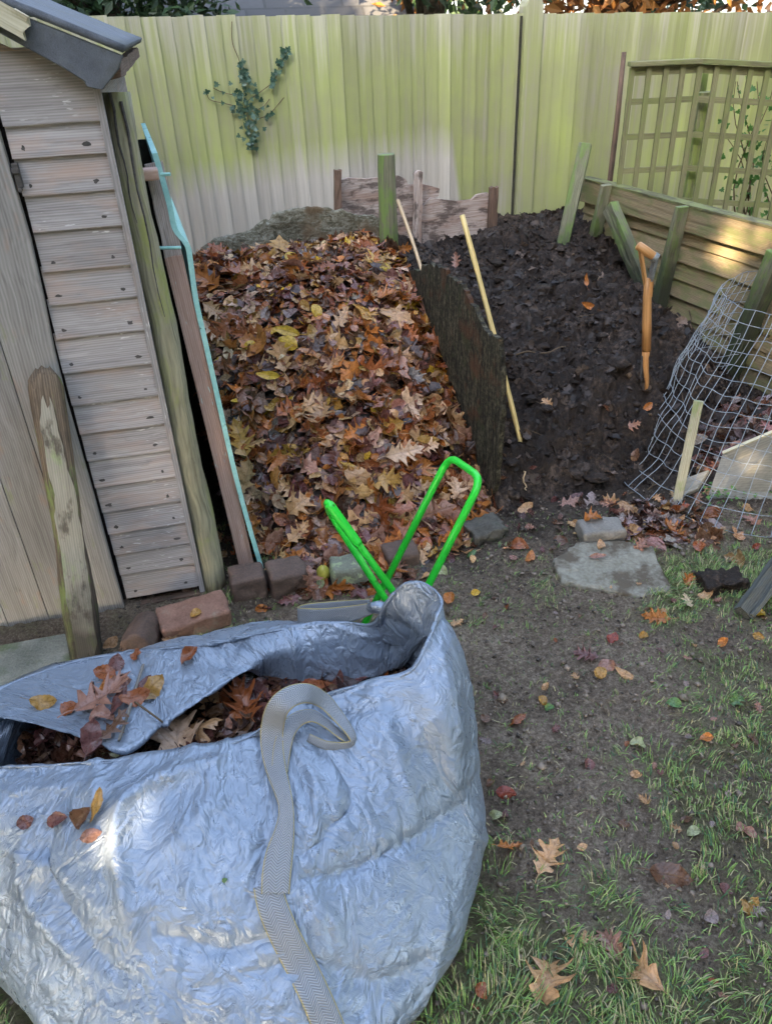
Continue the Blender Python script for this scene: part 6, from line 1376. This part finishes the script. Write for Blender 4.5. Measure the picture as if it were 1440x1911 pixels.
# ------------------------------------------------------------------ beyond the fence: neighbour's shed roof and trees
ns_ = thing('neighbour_shed', 'dark slate shingled outbuilding roof showing above the fence', 'outbuilding', (-.3, 8.5, 0))
ea, eb, rg = aty(210, 46, 7.4), aty(790, 30, 7.9), 2.9
def roofp(e, k): return e+np.array([-.28, 1, 0])/1.04*1.9*k+ZA*1.25*k
P = [ea, eb, roofp(eb, 1)-UA*.9, roofp(ea, 1)+UA*.75]; e1 = (P[1]-P[0])/np.linalg.norm(P[1]-P[0]); nn = np.cross(e1, P[3]-P[0]); nn /= np.linalg.norm(nn); e2 = np.cross(nn, e1)
pl2 = [((p-ea)@e1, (p-ea)@e2) for p in P]
mb = MB(); mb.plate(pl2, e1, e2, ea, .03, tone=1., grain=0); mb.build('roof', M_SHINGLE, ns_)
mb = MB(); mid = (ea+eb)/2; mb.box(np.array([mid[0], mid[1]+.85, mid[2]/2-.02]), (np.linalg.norm(eb-ea)-.4, 1.3, mid[2]-.05)); mb.build('wall', M_DOOR, ns_)
def cards(n, pts_fn, smin, smax, seed, up=.0):
    r = np.random.default_rng(seed); C_ = pts_fn(r, n); n = len(C_); s = r.uniform(smin, smax, n); R3 = np.linalg.qr(r.normal(size=(n, 3, 3)))[0]
    b = np.array([(0, -.9, 0), (.42, -.1, .10), (0, 1., 0), (-.42, -.1, .10)]); V = np.einsum('nij,kj->nki', R3, b)*s[:, None, None]+C_[:, None]
    return V.reshape(-1, 3), np.arange(n*4).reshape(n, 4), np.repeat(np.clip(.45+.55*r.normal(size=n)*.6, 0, 1), 4), C_
def clumps(c, rx, ry, rz, nclump, spread, seed):
    def fn(r, n):
        d = r.normal(size=(nclump, 3)); d /= np.linalg.norm(d, axis=1)[:, None]; k = c+d*np.array([rx, ry, rz])*r.uniform(.25, 1., (nclump, 1))**.5
        return k[r.integers(0, nclump, n)]+r.normal(size=(n, 3))*spread
    return fn
def tree(name, label, base, h, crown_c, rad3, n, smin, smax, mat, seed, spread=.28, filt=None, ncl=46, cat='tree', group=None):
    t = thing(name, label, cat, base, group); base = np.array(base, float)
    mb = MB(); tp = np.array(crown_c)+ZA*rad3[2]*.5; mb.tube([base-ZA*.2, base*.6+tp*.4+UA*.05, tp], [h*.035+.03, h*.022+.02, .015], 9, rough=.3)
    r = np.random.default_rng(seed)
    for k in range(9):
        q = r.uniform(.3, .85); s_ = base+(tp-base)*q; e = np.array(crown_c)+r.normal(size=3)*np.array(rad3)*.55; mb.tube([s_, (s_+e)/2+ZA*.1, e], [.03, .02, .008], 6)
    mb.build('trunk', M_TRUNK, t, smooth_=True)
    V, F, c, C_ = cards(n, clumps(np.array(crown_c), *rad3, ncl, spread, seed), smin, smax, seed+1)
    if filt is not None:
        keep = filt(C_); idx = np.repeat(keep, 4); F = np.arange(keep.sum()*4).reshape(-1, 4); V = V[idx]; c = c[idx]
    mesh_np('crown', V, [F], mat, t, smooth_=False, attrs={'col': ('POINT', 'FLOAT', c)}); return t
tree('evergreen_shrub', 'dark evergreen shrub behind the fence above the shed roof edge', (-1.75, 6.4, -.1), 3, (-1.75, 6.3, 2.15), (.85, .6, .75), 5200, .03, .07, M_HEDGE, 31, .17)
tree('evergreen_shrub', 'dark evergreen branches drooping over the middle of the fence', (.45, 6.6, -.1), 3.2, (.42, 6.2, 2.42), (.75, .5, .62), 4200, .03, .075, M_HEDGE, 41, .16)
tree('autumn_tree', 'sunlit orange leaved tree behind the right end of the fence', (2.3, 8.2, -.1), 4, (2.3, 8.0, 2.3), (1.9, .9, 1.1), 9000, .04, .09, M_ORANGE, 51, .25)
tree('evergreen_tree', 'dark green tree far behind the fence beside the orange leaved tree', (3.0, 10.5, -.1), 5, (2.6, 10.4, 3.0), (2.6, 1.0, 1.9), 9000, .06, .12, M_HEDGE, 61, .3)
tree('evergreen_tree', 'dark green tree far behind the neighbouring roof', (-2.6, 10.8, -.1), 5, (-2.0, 10.6, 3.2), (3.2, 1.0, 2.2), 9000, .06, .13, M_HEDGE, 71, .32)

# ------------------------------------------------------------------ unseen trees added to shade this corner, with gaps cut for sun flecks
FLECK = [((290, 1490), .032, [T_BAG]), ((240, 1580), .03, [T_BAG]), ((1388, 428), .055, None), ((1336, 412), .025, None), ((1345, 478), .03, None), ((1438, 440), .035, None), ((1350, 520), .025, None), ((1325, 455), .02, None)]
rays = []
for (q, r_, tr) in FLECK:
    p = hit(*q, tr)[0] if tr else onp(*q, lw(0, 0, .05), ln); rays.append((p, r_))
def tunnel(C_):
    k = np.ones(len(C_), bool)
    for p, r_ in rays:
        d = C_-p; t = d@SUN; e = np.linalg.norm(d-t[:, None]*SUN, axis=1); k &= e > r_+.088
    return k
for i, (x, y, h, lab) in enumerate(((-4.2, 1.0, 7.4, 'dense evergreen tree left of the shed outside the view'), (-4.9, 5.2, 6.6, 'dense evergreen tree far left beyond the fence end'), (4.3, .8, 7.4, 'dense evergreen tree right of the lawn outside the view'), (4.9, 4.6, 6.2, 'dense evergreen tree far right beyond the trellis'))):
    tree('evergreen_tree', lab, (x, y, 0), h, (x, y, h*.52), (.8, 2.2, h*.46), 5200, .16, .30, M_HEDGE, 300+i*7, .34, tunnel, 90)  # side trees added out of view to block low side light
for i, (x, y, h, lab) in enumerate(((-7.4, -4.6, 7.4, 'dense evergreen tree behind the viewer, beyond the farthest left of the row'), (-4.2, -5.2, 7.8, 'dense evergreen tree behind the viewer, second from the left'), (-1.2, -5.6, 8.4, 'dense evergreen tree behind the viewer, left of centre'), (1.6, -5.2, 8.0, 'dense evergreen tree behind the viewer, right of centre'), (4.6, -5.4, 7.6, 'dense evergreen tree behind the viewer, farthest right'))):
    tree('evergreen_tree', lab, (x, y, 0), h, (x, y, h*.52), (1.9, .8, h*.46), 13000, .15, .27, M_HEDGE, 200+i*7, .34, tunnel, 90)  # row added out of view to block the sun
